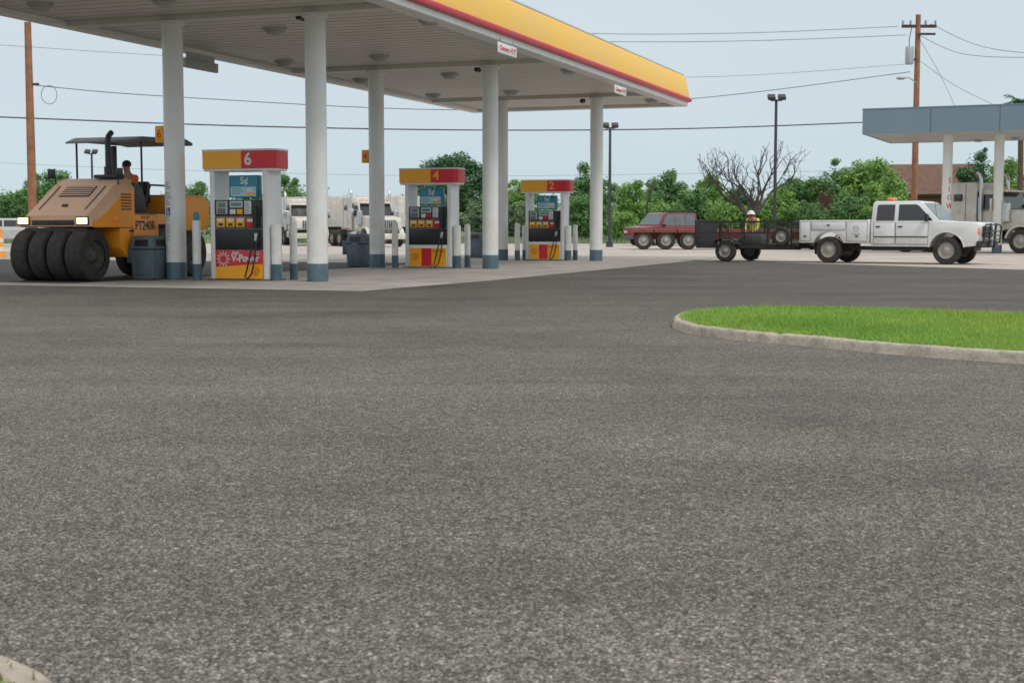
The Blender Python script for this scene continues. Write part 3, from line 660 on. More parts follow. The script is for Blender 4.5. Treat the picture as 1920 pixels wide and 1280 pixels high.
fs+=[(0,1,2,3,4,5),tuple((n-1)*6+k for k in range(6))]
sd.add(vs,fs); sd.build('engine_body',M['orange'],rl,25); tp.add(vs,ft); hd=tp.build('hood',M['tan'],rl,25)
def hoodpt(x,y,o=.012):
    for (ya,_,za,_),(yb,_,zb,_) in zip(st,st[1:]):
        if ya<=y<=yb: 
            return (x,y,za+(zb-za)*(y-ya)/(yb-ya)+o)
gm=MB(); gm.slab([hoodpt(-.36,-1.30),hoodpt(.36,-1.30),hoodpt(.36,-1.0),hoodpt(-.36,-1.0)],.012); gg=gm.build('hood_grille',M['blackm'],hd,0)
gm=MB()
for i in range(5): y=-1.28+i*.058; gm.slab([hoodpt(-.35,y,.022),hoodpt(.35,y,.022),hoodpt(.35,y+.022,.022),hoodpt(-.35,y+.022,.022)],.008)
gm.build('grille_slat',M['tan'],gg,0)
for x in (-.55,.55): MB().slab([hoodpt(x-.012,-1.68),hoodpt(x+.012,-1.68),hoodpt(x+.012,-.99),hoodpt(x-.012,-.99)],.01).build('hood_seam',M['dgrey'],hd,0)
MB().slab([hoodpt(-.06,-1.60,.02),hoodpt(.06,-1.60,.02),hoodpt(.06,-1.55,.02),hoodpt(-.06,-1.55,.02)],.03).build('hood_latch',M['blackm'],hd,0)
MB().box(-.90,.90,-1.95,-1.865,1.08,1.24,.02).build('front_bumper',M['tan'],rl)
MB().box(-.50,.50,-1.962,-1.951,1.11,1.21,.004).build('front_slot',M['blackm'],rl)
for x in (-.70,.70):
    h=MB().box(x-.15,x+.15,-1.975,-1.951,1.11,1.28,.01).build('headlight',M['blackm'],rl); MB().box(x-.12,x+.12,-1.986,-1.976,1.135,1.255,.004).build('lamp_glass',M['lamp'],h)
MB().box(.902,.93,-1.25,-1.13,1.20,1.28,.008).build('side_marker',M['amber'],rl)
m=MB()
for i in range(6): m.box(.9005,.908,-.98,-.64,1.42+i*.06,1.445+i*.06)
m.build('side_vent',M['blackm'],rl,0)
m=MB(); m.box(-.75,.75,-1.9,-1.62,.75,1.06,.03); m.build('front_axle_frame',M['blackm'],rl)
m=MB(); m.prism([(-1.0,1.065),(-1.0,.66),(-.8,.46),(1.0,.42),(1.1,.6),(1.1,1.36),(-.5,1.36),(-.5,1.065)],'x',-.89,.89,.03); m.build('chassis_body',M['orange'],rl)
m=MB(); m.prism([(1.102,.98),(2.20,1.02),(2.32,1.15),(2.30,1.62),(2.1,1.74),(1.102,1.74)],'x',-.90,.90,.04); m.build('rear_body',M['orange'],rl)
MB().box(-.85,.85,1.12,2.05,1.742,1.77,.01).build('rear_deck',M['tan'],rl)
MB().box(.888,.8985,-.60,.24,.60,1.345).build('panel_gap',M['blackm'],rl,0)
MB().box(.892,.908,-.585,.225,.62,1.33,.008).build('access_panel',M['orange'],rl)
m=MB()
for z in (.50,.80,1.08): m.box(.89,1.04,.35,.75,z,z+.04,.008)
m.box(.89,.90,.33,.77,.48,1.14); m.build('step',M['blackm'],rl)
MB().box(-.88,.88,-.49,1.1,1.362,1.39).build('platform',M['blackm'],rl)
m=MB(); m.prism([(-.49,1.391),(-.49,1.98),(-.25,1.95),(-.1,1.7),(-.05,1.391)],'x',-.87,.87,.02); m.build('console',M['black'],rl)
m=MB(); m.box(-.3,.3,.38,.85,1.50,1.60,.03); m.box(-.3,.3,.80,.94,1.58,2.05,.04); m.box(-.2,.2,.45,.8,1.391,1.5); m.build('seat',M['black'],rl)
m=MB(); m.lathe([(.17,-.012),(.19,0),(.17,.012),(.15,0),(.17,-.012)],(0,0,0),'z',20); 
for i,v in enumerate(m.v): m.v[i]=(v[0],v[1]*.8+.12,v[2]+v[1]*.5+1.90)
m.tube([(0,-.1,1.7),(0,.12,1.90)],.025); m.build('steering_wheel',M['black'],rl)
for x in (-.80,.80):
    m=MB(); m.box(x-.05,x+.05,1.12,1.24,1.7,2.84,.01); m.build('roof_post',M['blackm'],rl)
    m=MB(); m.tube([(x,1.1,1.75),(x,.95,1.95),(x,.2,1.95),(x,.0,1.6),(x,.0,1.39)],.022); m.build('guard_rail',M['blackm'],rl)
    m=MB(); m.tube([(x,-.1,1.39),(x,-.1,2.84)],.022); m.build('roof_strut',M['blackm'],rl)
m=MB(); m.prism([(-.42,2.80),(-.40,2.84),(-.1,2.94),(1.5,2.97),(1.75,2.90),(1.75,2.84),(1.5,2.86),(-.1,2.85)],'x',-.85,.85,.012); m.build('roof',M['dgrey'],rl)
m=MB(); m.tube([(.40,-.68,2.04),(.40,-.68,2.30)],.085,14); m.tube([(.40,-.68,2.28),(.40,-.68,2.82),(.40,-.65,2.92),(.40,-.55,3.0)],.058,12); m.build('exhaust_pipe',M['blackm'],rl)
MB().box(.1,.70,-.78,-.54,2.06,2.14,.03).build('air_box',M['blackm'],rl)
for x in (-.76,.76):
    m=MB(); m.tube([(x,-.85,1.85),(x,-.87,2.10),(x*1.08,-.9,2.16)],.014); m.box(x*1.08-.09,x*1.08+.09,-.93,-.89,2.06,2.26,.015); m.build('mirror',M['black'],rl)
text('PT240R',.26,M['black'],rl,(.910,-.17,1.10),(pi/2,0,pi/2),bold=.005,sx=.84)
text('VOLVO',.09,M['dgrey'],rl,(.910,-.17,1.27),(pi/2,0,pi/2))
op=thing('person','roller driver in a lime hi-vis vest sitting under the black roof','person',RL+U*.50,-TH)
person(op,seat,'hior','lime','denim',None)
# ------------------------------------------------------------------ pickup (x forward, y left)
def arch(cx,cz,r,z,n=12,rev=False):
    a=math.asin((z-cz)/r); o=[(cx-r*math.cos(a+(pi-2*a)*i/n),cz+r*math.sin(a+(pi-2*a)*i/n)) for i in range(n+1)]
    return o
HD=R(-33); fx=Vector((math.cos(HD),math.sin(HD),0)); ny=Vector((-math.sin(HD),math.cos(HD),0))
PO=Vector((9.32,44.5,0)); pk=thing('pickup_truck','white crew cab service pickup with grille guard and amber roof beacon','truck',PO,HD); pk.scale=(.97,.97,.98)
const=lambda w:(lambda x,z:w)
WR=.41
low=[(2.30,.52)]+arch(4.62,.44,.52,.52)+[(5.44,.56),(5.53,.62),(5.56,1.12),(5.53,1.22),(5.42,1.25),(4.42,1.285),(2.30,1.25)]
MB().body(low,lambda x,z:.955-.03*max(0,x-4.9),.022,2).build('cab_body',M['truck'],pk)
gy=lambda x,z:.935-.20*(z-1.25)
gh=[(2.30,1.249),(2.32,1.82),(2.40,1.89),(3.70,1.89),(3.84,1.85),(4.42,1.277)]
MB().body(gh,gy,.022,2).build('cab_roof',M['truck'],pk)
for s in (-1,1):
    MB().side([(2.46,1.30),(2.47,1.75),(2.52,1.785),(3.02,1.785),(3.02,1.30)],gy,s,.006).build('window',M['glass'],pk,0)
    MB().side([(3.14,1.30),(3.14,1.785),(3.66,1.785),(3.74,1.75),(4.18,1.32),(4.16,1.30)],gy,s,.006).build('window',M['glass'],pk,0)
    for (x0,x1) in ((2.40,3.05),(3.09,4.06)):
        MB().box(x0-.013,x1+.013,s*.950,s*.9605,.585,1.243).build('door_gap',M['dgrey'],pk,0)
        m=MB(); m.box(x0,x1,s*.953,s*.968,.60,1.235,.008); d=m.build('door',M['truck'],pk)
        m=MB(); m.box(x0+.06,x0+.20,s*.969,s*.985,1.10,1.14,.005); m.build('handle',M['black'],d)
    m=MB(); m.box(2.4,4.06,s*.962,s*.985,.80,.83,.004); m.build('trim_strip',M['black'],pk)
    m=MB(); m.box(4.02,4.10,s*1.10-.09,s*1.10+.09,1.27,1.50,.02); m.tube([(4.06,s*.93,1.32),(4.06,s*1.05,1.32)],.015); m.tube([(4.06,s*.93,1.45),(4.06,s*1.05,1.42)],.015); m.build('mirror',M['black'],pk)
    m=MB(); m.lathe([(.515,-.02),(.545,-.02),(.545,.02),(.515,.02)],(4.62,s*.95,.44),'y',20,R(8),R(172)); m.build('wheel_arch',M['truck'],pk)
    m=MB(); m.box(2.35,4.0,s*.93-.06,s*.93+.06,.40,.45,.02); m.build('running_board',M['black'],pk)
    wheel(pk,4.62,s*.84,WR,WR,.26,'rim',s); wheel(pk,.95,s*.84,WR,WR,.26,'rim',s)
    m=MB(); m.box(5.46,5.576,s*.70-.16,s*.70+.16,.90,1.12,.02); m.build('headlight',M['lens'],pk)
    m=MB(); m.box(5.38,5.57,s*.885-.05,s*.885+.05,.90,1.10,.02); m.build('turn_signal',M['amber'],pk)
    m=MB(); m.box(-.02,.03,s*.84-.06,s*.84+.06,.78,1.0,.01); m.build('tail_light',M['redlens'],pk)
m=MB(); m.slab([(3.855,-.79,1.825),(3.855,.79,1.825),(4.40,.89,1.315),(4.40,-.89,1.315)],.02); m.build('windshield',M['glass2'],pk,0)
m=MB(); m.slab([(2.302,-.70,1.35),(2.302,.70,1.35),(2.318,.66,1.72),(2.318,-.66,1.72)],.03); m.build('rear_window',M['glass'],pk,0)
def sbody(s):
    po=[(0,.62)]+arch(.95,.44,.52,.62)+[(2.24,.62),(2.24,1.32),(0,1.32)]
    m=MB(); m.prism(po,'y',s*.55,s*.99,.018); return m
for s in (-1,1):
    bx=sbody(s).build('utility_bin',M['truck'],pk)
    for (x0,x1,z0,z1) in ((.04,.36,.68,1.27),(.42,1.50,1.02,1.27),(1.56,2.2,.68,1.27)):
        MB().box(x0-.014,x1+.014,s*.985,s*.9955,z0-.014,z1+.014).build('bin_door_gap',M['dgrey'],bx,0)
        MB().box(x0,x1,s*.992,s*1.004,z0,z1,.006).build('bin_door',M['truck'],bx)
        MB().box((x0+x1)/2-.05,(x0+x1)/2+.05,s*1.005,s*1.014,z0+.12,z0+.17,.003).build('bin_latch',M['dgrey'],bx)
m=MB(); m.lathe([(.075,-1.006),(.095,-1.006),(.095,-1.010),(.075,-1.010),(.075,-1.006)],(1.85,0,1.06),'y',20); m.box(1.79,1.91,-1.009,-1.006,1.05,1.075); m.box(1.72,1.99,-1.009,-1.006,.90,.92); m.box(1.76,1.95,-1.009,-1.006,.86,.875); m.build('door_emblem',M['grey'],pk)
m=MB(); m.box(.0,2.24,-.545,.545,.66,.74); m.box(-.02,.02,-.545,.545,.66,1.2); m.box(2.2,2.25,-.98,.98,.7,1.34,.01); m.build('cargo_bed',M['truck'],pk)
m=MB(); m.box(-.22,-.02,-.98,.98,.50,.62,.02); m.build('rear_bumper',M['blackm'],pk)
m=MB(); m.box(.1,5.3,-.35,.35,.40,.52); m.cyl((.95,-.8,.41),(.95,.8,.41),.07); m.cyl((4.62,-.8,.41),(4.62,.8,.41),.06); m.build('chassis',M['blackm'],pk)
m=MB(); m.box(5.555,5.595,-.53,.53,.80,1.13,.01); gr=m.build('grille',M['black'],pk)
m=MB(); 
for i in range(3): m.box(5.596,5.606,-.50,.50,.85+i*.09,.865+i*.09)
m.build('grille_bar',M['dgrey'],gr,0)
m=MB(); m.box(5.50,5.66,-.97,.97,.50,.70,.03); bp=m.build('front_bumper',M['blackm'],pk)
MB().box(5.662,5.668,.15,.47,.56,.69).build('licence_plate',M['plate'],bp,0)
m=MB()
for s in (-1,1):
    m.tube([(5.70,s*.30,.50),(5.74,s*.30,1.22)],.035); m.tube([(5.70,s*.92,.62),(5.74,s*.92,1.12),(5.74,s*.80,1.18),(5.74,s*.30,1.18)],.028)
    for z in (.74,.86,.98): m.tube([(5.73,s*.92,z),(5.74,s*.3,z)],.018)
for z in (.72,.86,1.0,1.18): m.tube([(5.74,-.3,z),(5.74,.3,z)],.022)
m.build('grille_guard',M['black'],pk)
m=MB(); m.box(2.50,2.78,-.28,.28,1.891,1.915,.008); m.build('beacon_base',M['dgrey'],pk); m=MB(); m.box(2.54,2.74,-.22,.22,1.917,2.005,.025); m.build('roof_beacon',M['amber'],pk)
m=MB(); m.tube([(4.3,-.80,1.25),(4.2,-.83,1.95)],.006); m.build('antenna',M['black'],pk)
# ------------------------------------------------------------------ utility trailer
TO=Vector((6.8,45.0,0))+ny*.85
tr=thing('utility_trailer','black open utility trailer with mesh sides and a spare wheel, towed by white pickup','trailer',TO,HD)
m=MB(); m.box(-1.05,2.15,-.80,.80,.50,.56); m.build('deck',M['blackm'],tr)
m=MB(); m.box(-1.05,2.15,-.83,-.78,.42,.54); m.box(-1.05,2.15,.78,.83,.42,.54); m.box(2.1,2.2,-.83,.83,.42,.54); m.box(-1.1,-1.05,-.83,.83,.42,.54); m.box(-.4,2.1,-.05,.05,.38,.48); m.build('frame',M['blackm'],tr)
for s in (-1,1):
    m=MB(); m.box(-1.05,2.15,s*.81-.02,s*.81+.02,1.23,1.28); m.box(-1.05,2.15,s*.81-.015,s*.81+.015,.90,.93)
    for i in range(5): x=-1.03+i*.787; m.box(x-.02,x+.02,s*.81-.02,s*.81+.02,.54,1.23)
    for i in range(40): x=-1.03+i*.08; m.box(x-.005,x+.005,s*.81-.005,s*.81+.005,.54,1.23)
    for i in range(8): m.box(-1.05,2.15,s*.81-.006,s*.81+.002,.58+i*.08,.588+i*.08)
    m.build('side_rail',M['blackm'],tr,0)
    m=MB(); m.prism([(-.40,.58),(-.36,.68),(-.2,.74),(.2,.74),(.36,.68),(.40,.58),(.36,.57),(.3,.66),(.18,.71),(-.18,.71),(-.3,.66),(-.36,.57)],'y',s*.84,s*1.08); m.build('mudguard',M['blackm'],tr,0)
    wheel(tr,0,s*.96,.335,.335,.2,'rim',s)
m=MB(); m.box(2.12,2.16,-.8,.8,1.23,1.28); m.box(2.12,2.16,-.8,.8,.9,.93); 
for i in range(20): y=-.78+i*.082; m.box(2.135,2.145,y-.005,y+.005,.54,1.23)
m.build('front_rail',M['blackm'],tr,0)
m=MB(); m.box(-1.16,-1.12,-.8,.8,.50,1.32); m.build('ramp_gate',M['blackm'],tr,0)
m=MB(); m.tube([(2.15,-.6,.46),(2.75,0,.46)],.035); m.tube([(2.15,.6,.46),(2.75,0,.46)],.035); m.tube([(2.7,0,.46),(2.95,0,.50)],.04); m.cyl((2.6,0,.25),(2.6,0,.85),.035); m.build('tongue',M['blackm'],tr)
wheel(tr,1.85,-.92,.80,.29,.17,'rim',-1)
m=MB(); m.box(.2,.9,-.3,.4,.56,.85,.02); m.build('tool_box',M['dgrey'],tr)
wk=thing('person','worker in white hard hat and pale yellow hi-vis top bending over the utility trailer','person',at(1413,460,48.6)*1,R(-30)); wk.location.z=0; wk.scale=(.95,.95,.97)
person(wk,stand,'lime','lime','denim','hat')
# ------------------------------------------------------------------ lowboy and SUV
lo=at(1247,467,71.5); lb=thing('lowboy_trailer','long brick red flat equipment trailer with three axles behind utility trailer','trailer',(lo.x,lo.y,0),R(-4))
for i in range(3):
    for s in (-1,1): wheel(lb,-1.1+1.1*i,s*1.0,.45,.45,.4,'rim',s)
m=MB(); m.box(-1.72,9.0,-1.25,1.25,.84,.98,.02); m.prism([(-1.75,.98),(-1.75,.80),(-1.6,.72),(-1.55,.98)],'y',-1.2,1.2); m.build('deck',M['brick'],lb)
m=MB(); m.box(-1.7,9,-1.28,-1.2,.95,1.02); m.box(-1.7,9,1.2,1.28,.95,1.02); m.box(-1.6,9,-.6,-.4,.5,.84); m.box(-1.6,9,.4,.6,.5,.84); m.build('side_beam',M['brick'],lb,0)
for x in (-.6,.55,1.7,3,5,7): MB().box(x-.03,x+.03,-1.3,-1.28,.84,1.02).build('stake_pocket',M['rust'],lb,0)
for s in (-1,1): MB().box(-1.79,-1.755,s*1.0-.1,s*1.0+.1,.80,.90).build('tail_light',M['redlens'],lb,0)
def car(name,label,loc,rz,paint,suv,sc=1):
    c=thing(name,label,'car',loc,rz); c.scale=(sc,sc,sc)
    if suv: lowp=[(-2.3,.35)]+arch(-1.4,.34,.42,.36)+arch(1.4,.34,.42,.36)+[(2.25,.38),(2.35,.55),(2.32,1.0),(1.2,1.10),(-2.35,1.08),(-2.38,.5)]; gh=[(-2.33,1.07),(-2.25,1.78),(-2.05,1.84),(.30,1.82),(.50,1.76),(1.15,1.09)]
    else: lowp=[(-2.25,.35)]+arch(-1.35,.32,.40,.36)+arch(1.35,.32,.40,.36)+[(2.2,.36),(2.3,.5),(2.2,.78),(1.0,.92),(-2.2,.96),(-2.3,.5)]; gh=[(-1.9,.95),(-1.2,1.38),(-.9,1.42),(.1,1.42),(.3,1.38),(1.1,.91)]
    MB().body(lowp,const(.88),.05,3).build('body',M[paint],c)
    g=lambda x,z:.86-.22*(z-.95); MB().body(gh,g,.03).build('roof',M[paint],c)
    zb=gh[0][1]+.05; zt=gh[2][1]-.10
    for s in (-1,1):
        if suv:
            ws=[[(-2.10,zb),(-2.05,zt),(-1.25,zt),(-1.25,zb)],[(-1.17,zb),(-1.17,zt),(-.33,zt),(-.33,zb)],[(-.25,zb),(-.25,zt),(.30,zt-.02),(.85,zb)]]
        else: ws=[[(-1.5,zb),(-1.0,zt),(-.4,zt),(-.4,zb)],[(-.32,zb),(-.32,zt),(.2,zt),(.8,zb)]]
        for q in ws: MB().side(q,g,s,.006).build('window',M['glass2' if suv else 'glass'],c,0)
        for x in (-1.4 if suv else -1.35,1.4 if suv else 1.35): wheel(c,x,s*.78,.34,.34,.22,'rim',s)
        MB().box(2.2,2.34,s*.65-.14,s*.65+.14,.66,.82,.02).build('headlight',M['lens'],c); MB().box(-2.39,-2.3,s*.72-.1,s*.72+.1,.7,.95,.02).build('tail_light',M['redlens'],c)
        MB().box(.72,.86,s*.95-.08,s*.95+.08,1.06 if suv else .92,1.19 if suv else 1.05,.02).build('mirror',M['black'],c)
    e=gh[-1]; f=gh[-2]; MB().slab([(f[0]+.03,-.64,f[1]-.03),(f[0]+.03,.64,f[1]-.03),(e[0]-.06,.78,e[1]+.06),(e[0]-.06,-.78,e[1]+.06)],.03).build('windshield',M['glass2' if suv else 'glass'],c,0)
    a,b2=gh[0],gh[1]; MB().slab([(a[0]+.01,-.74,a[1]+.08),(a[0]+.01,.74,a[1]+.08),(b2[0]-.01,.62,b2[1]-.04),(b2[0]-.01,-.62,b2[1]-.04)],.04).build('rear_window',M['glass'],c,0)
    MB().box(2.25,2.4,-.85,.85,.36,.55,.04).build('front_bumper',M['dgrey'],c); MB().box(-2.44,-2.28,-.85,.85,.36,.58,.04).build('rear_bumper',M['dgrey'],c)
    if suv:
        for s in (-1,1): MB().tube([(-1.9,s*.55,1.84),(-1.8,s*.55,1.90),(0,s*.55,1.90),(.1,s*.55,1.84)],.02).build('roof_rail',M['black'],c)
    return c
sv=at(1240,450,88); c=car('parked_car','maroon sport utility car parked behind the red three axle trailer',(sv.x,sv.y,0),R(222),'maroon',True,1.06); c.scale=(1.06,1.06,1.10)
p=at(-2,455,84); car('parked_car','silver car at the left edge of the photo beyond the roller',(p.x,p.y,0),R(190),'silver',False,1.15)
p=at(0,455,52); c=thing('traffic_barrel','orange traffic barrel half cut by the left frame edge','barrel',(p.x-.12,p.y,0))
MB().lathe([(.30,0),(.30,.08),(.26,.1),(.25,.4),(.235,.42),(.225,.75),(.21,.78),(.20,1.02),(.12,1.06),(0,1.06)],n=20).build('body',M['orange'],c); MB().lathe([(.256,.22),(.253,.36)],n=20).build('band',M['white'],c); MB().lathe([(.236,.55),(.232,.68)],n=20).build('band',M['white'],c)
# ------------------------------------------------------------------ semi tractors
def semi(label,loc,rz,sc=1):
    c=thing('semi_truck',label,'truck',loc,rz,'white semi trucks'); c.scale=(sc,sc,sc)
    m=MB(); m.box(0,7.1,-.45,.45,.62,.88); m.cyl((.8,-1.0,.5),(.8,1,.5),.1); m.cyl((2.1,-1,.5),(2.1,1,.5),.1); m.cyl((6.2,-1,.5),(6.2,1,.5),.08); m.build('chassis',M['blackm'],c)
    m=MB(); m.body([(2.6,1.0),(2.6,2.94),(2.66,3.0),(4.1,3.0),(4.24,2.95),(4.24,1.0)],const(1.2),.03,2); sl_=m.build('sleeper',M['semi'],c)
    for s in (-1,1):
        for x in (3.05,3.75): MB().box(x-.012,x+.012,s*1.2-.01,s*1.2+.006,1.05,2.95).build('seam',M['dgrey'],sl_,0)
        MB().box(2.62,4.22,s*1.2-.01,s*1.2+.008,1.06,1.10).build('red_reflector',M['redlens'],sl_,0)
    hb=[(5.3,1.0)]+arch(6.2,.52,.62,1.0)+[(6.95,1.0),(7.1,1.08),(7.12,1.55),(7.0,1.72),(5.3,1.88)]
    m=MB(); m.body(hb,lambda x,z:1.06-.12*max(0,x-5.6),.05,3); m.build('hood',M['semi'],c)
    m=MB(); m.body([(4.302,.95),(4.302,2.6),(4.5,2.72),(5.0,2.70),(5.12,2.62),(5.42,1.80),(5.42,.95)],lambda x,z:1.12-.06*max(0,z-1.7),.04,2); m.build('cab',M['semi'],c)
    MB().box(4.24,4.302,-1.1,1.1,1.0,2.6).build('cab_gap',M['black'],c,0)
    for s in (-1,1):
        g=lambda x,z:1.12-.06*max(0,z-1.7)
        MB().side([(4.5,1.85),(4.5,2.48),(5.02,2.48),(5.22,1.85)],g,s,.008).build('window',M['glass'],c,0)
        MB().side([(4.39,1.02),(4.39,1.81),(5.28,1.81),(5.28,1.02)],g,s,.004).build('door_gap',M['dgrey'],c,0)
        m=MB(); m.side([(4.42,1.05),(4.42,1.78),(5.25,1.78),(5.25,1.05)],g,s,.012); m.build('door',M['semi'],c,0)
        MB().box(3.12,3.68,s*1.2-.02,s*1.2+.012,1.15,1.7,.01).build('locker_door',M['semi'],c)
        MB().box(3.2,3.6,s*1.2-.02,s*1.2+.012,2.2,2.5,.01).build('sleeper_window',M['glass'],c)
        m=MB(); m.lathe([(0,-.02),(.30,0),(.32,.03),(.32,1.35),(.30,1.38),(0,1.4)],(0,0,0),'x',18); m.v=[(v[0]+3.5,v[1]+s*.85,v[2]+.72) for v in m.v]; m.build('fuel_tank',M['chrome'],c)
        m=MB(); m.tube([(4.45,s*1.24,1.0),(4.45,s*1.24,3.1),(4.40,s*1.26,3.3),(4.28,s*1.28,3.42)],.075,12); m.build('exhaust_stack',M['chrome'],c)
        m=MB(); m.lathe([(.12,1.3),(.18,1.34),(.18,2.1),(.12,2.16),(0,2.17)],(5.55,s*1.15,0),n=16); m.build('air_cleaner',M['chrome'],c)
        m=MB(); m.tube([(4.34,s*1.16,1.1),(4.34,s*1.19,1.2),(4.34,s*1.19,2.3),(4.34,s*1.14,2.4)],.018); m.build('grab_rail',M['chrome'],c)
        m=MB(); m.box(5.0,5.08,s*1.45-.1,s*1.45+.1,1.75,2.3,.02); m.tube([(5.05,s*1.12,2.2),(5.05,s*1.4,2.2)],.018); m.build('mirror',M['chrome'],c)
        m=MB(); m.lathe([(.60,-.16),(.68,-.16),(.68,.16),(.60,.16)],(6.2,s*1.03,.52),'y',18,R(10),R(170)); m.build('fender',M['semi'],c)
        wheel(c,6.2,s*1.05,.5,.5,.28,'rim',s); wheel(c,.8,s*.92,.5,.5,.5,'rim',s); wheel(c,2.1,s*.92,.5,.5,.5,'rim',s)
        m=MB(); m.box(6.98,7.12,s*.78-.13,s*.78+.13,1.10,1.28,.03); m.build('headlight',M['lens'],c)
    MB().slab([(5.15,-.98,2.56),(5.15,.98,2.56),(5.42,1.04,1.88),(5.42,-1.04,1.88)],.03).build('windshield',M['glass'],c,0)
    m=MB(); m.box(5.0,5.45,-.98,.98,2.58,2.66,.02); m.build('sun_visor',M['semi'],c)
    m=MB(); m.box(7.10,7.15,-.52,.52,1.02,1.62,.02); g=m.build('grille',M['chrome'],c); m=MB()
    for i in range(8): m.box(7.151,7.157,-.46+i*.125,-.40+i*.125,1.06,1.58)
    m.build('grille_slot',M['black'],g,0)
    m=MB(); m.box(6.95,7.3,-1.18,1.18,.45,.80,.05); m.build('front_bumper',M['semi'],c)
    for i in range(5): MB().box(4.75,4.85,-.8+i*.4-.05,-.8+i*.4+.05,2.72,2.78,.015).build('marker_lamp',M['amber'],c)
    return c
s1=semi('dirty white sleeper semi truck behind the pickup at the right edge',(17.6,64.6,0),R(-45))
def semi2(label,px,Y,rz,sc=1):
    c=dup(s1); p=at(px,440,Y); c.location=(p.x,p.y,0); c.rotation_euler=(0,0,rz); c.scale=(sc,sc,sc); c['label']=label
semi2('white semi truck parked between the nearest two pumps, left of the tallest column',558,92,R(-75),.95)
semi2('white semi truck with long hood seen left of the column by pump four',645,86,R(-62),.95)
p=at(735,440,98); c=thing('box_trailer','long white box trailer behind the semi trucks, left of pump four','trailer',(p.x,p.y,0),R(150))
m=MB(); m.box(-1.5,9.5,-1.25,1.25,1.15,3.25,.03); m.build('box',M['semi'],c)
m=MB(); 
for i in range(11): m.box(-1.3+i,-1.26+i,1.25,1.275,1.2,3.2)
m.build('side_rib',M['semi'],c,0)
m=MB(); m.box(-1.2,9.3,-.5,.5,.95,1.148); m.box(7.5,7.7,-.6,.6,.2,.95); m.build('frame',M['blackm'],c)
for x in (-.3,.95):
    for s in (-1,1): wheel(c,x,s*.98,.5,.5,.45,'rim',s)
MB().box(-1.56,-1.5,-.9,.9,.45,.55).build('rear_bumper',M['blackm'],c,0)
# ------------------------------------------------------------------ second canopy
q0=at(1620,252,60)
sc=thing('fuel_canopy','slate blue flat canopy of the second fuel island at the right edge','canopy',(q0.x,q0.y,0),R(-24))
z0=q0.z
m=MB(); m.box(0,13,0,7,z0+.02,z0+.08); m.build('soffit',M['grey'],sc,0)
m=MB()
for (a,b_,c_,d_) in ((0,13,-.06,0),(0,13,7,7.06),(-.06,0,-.06,7.06),(13,13.06,-.06,7.06)): m.box(a,b_,c_,d_,z0,z0+1.02)
m.build('fascia',M['slate'],sc,0)
m=MB(); m.box(-.08,13.08,-.08,7.08,z0+1.022,z0+1.06); m.build('fascia_cap',M['slate'],sc,0)
for i in range(1,5): MB().box(i*2.7-.012,i*2.7+.012,-.068,-.061,z0+.01,z0+1.0).build('fascia_seam',M['dgrey'],sc,0)
for px,py,Y,lb_,sl_ in ((1774,430,60.5,'white column lettered SLOW under the slate blue canopy',True),(1870,430,60.0,'plain white column under the slate blue canopy by the frame edge',False)):
    p=at(px,py,Y); c=thing('canopy_column',lb_,'column',(p.x,p.y,0),0,'columns of the slate canopy')
    MB().lathe([(.2,0),(.2,z0+.02)],n=24).build('shaft',M['column'],c)
    MB().lathe([(.205,0),(.205,.35)],n=24).build('base_band',M['blueband'],c)
    if sl_:
        for i,ch in enumerate('SLOW'): text(ch,.34,M['redink'],c,(.06,-.193,3.05-i*.36),(pi/2,0,R(17)),bold=.004,bend=.2,name='letter',sx=.8)
for px,py,lb_ in ((1835,262,'left small round light under the slate canopy'),(1905,258,'right small round light under the slate canopy')):
    p=gp(px,py,z0+.02); c=thing('ceiling_light',lb_,'light',(p.x,p.y,z0+.02),0,'lights under the slate canopy'); MB().lathe([(0,-.12),(.15,-.1),(.2,-.03),(.2,0)],n=16).build('housing',M['galv'],c)
# ------------------------------------------------------------------ poles and wires
def upole(px,top,Y,r,label,arm):
    p=at(px,428,Y); zt=at(px,top,Y).z; c=thing('utility_pole',label,'pole',(p.x,p.y,0)); m=MB(); m.tube([(0,0,0),(0,0,zt*.5),(0,0,zt)],[r*1.1,r,r*.8],12); m.build('pole',M['wood'],c)
    if arm:
        k=Y/F
        for q in ((-30*k,34*k,-.06,.06,zt-.62,zt-.48),(-.05,30*k,-.26,-.18,zt-1.0,zt-.9)): MB().box(*q).build('crossarm',M['barkg'],c,0)
        for x in (-28*k,-14*k,14*k,32*k): m=MB(); m.lathe([(.03,zt-.48),(.06,zt-.42),(.05,zt-.36),(.07,zt-.3),(.02,zt-.25),(0,zt-.25)],(x,0,0),n=10); m.build('insulator',M['grey'],c)
        m=MB(); m.lathe([(0,-.45),(.19,-.43),(.2,-.35),(.2,.35),(.17,.42),(0,.45)],(-.40,-.05,zt-1.95),n=16); m.build('transformer',M['galv'],c)
        m=MB(); m.tube([(-.40,0,zt-1.5),(-.42,0,zt-1.2),(-.3,0,zt-.6)],.02); m.box(-.2,0,-.05,.05,zt-2.2,zt-2.1); m.build('bracket',M['steel'],c,0)
        m=MB(); m.tube([(0,-.1,zt-3.3),(-.45,-.3,zt-3.05),(-.75,-.4,zt-3.05)],.03); m.ball((-.9,-.45,zt-3.08),.17,(1.4,.8,.5)); m.build('street_lamp',M['galv'],c)
    else:
        m=MB(); m.box(.05,.35,-.05,.05,zt-2.6,zt-2.5); m.ball((.35,0,zt-2.55),.07); m.build('bracket',M['steel'],c,0)
    return c
upole(62,42,60,.17,'brown wooden utility pole at left behind the roller',False)
upole(1713,28,70,.15,'brown wooden utility pole with crossarm and transformer behind slate canopy',True)
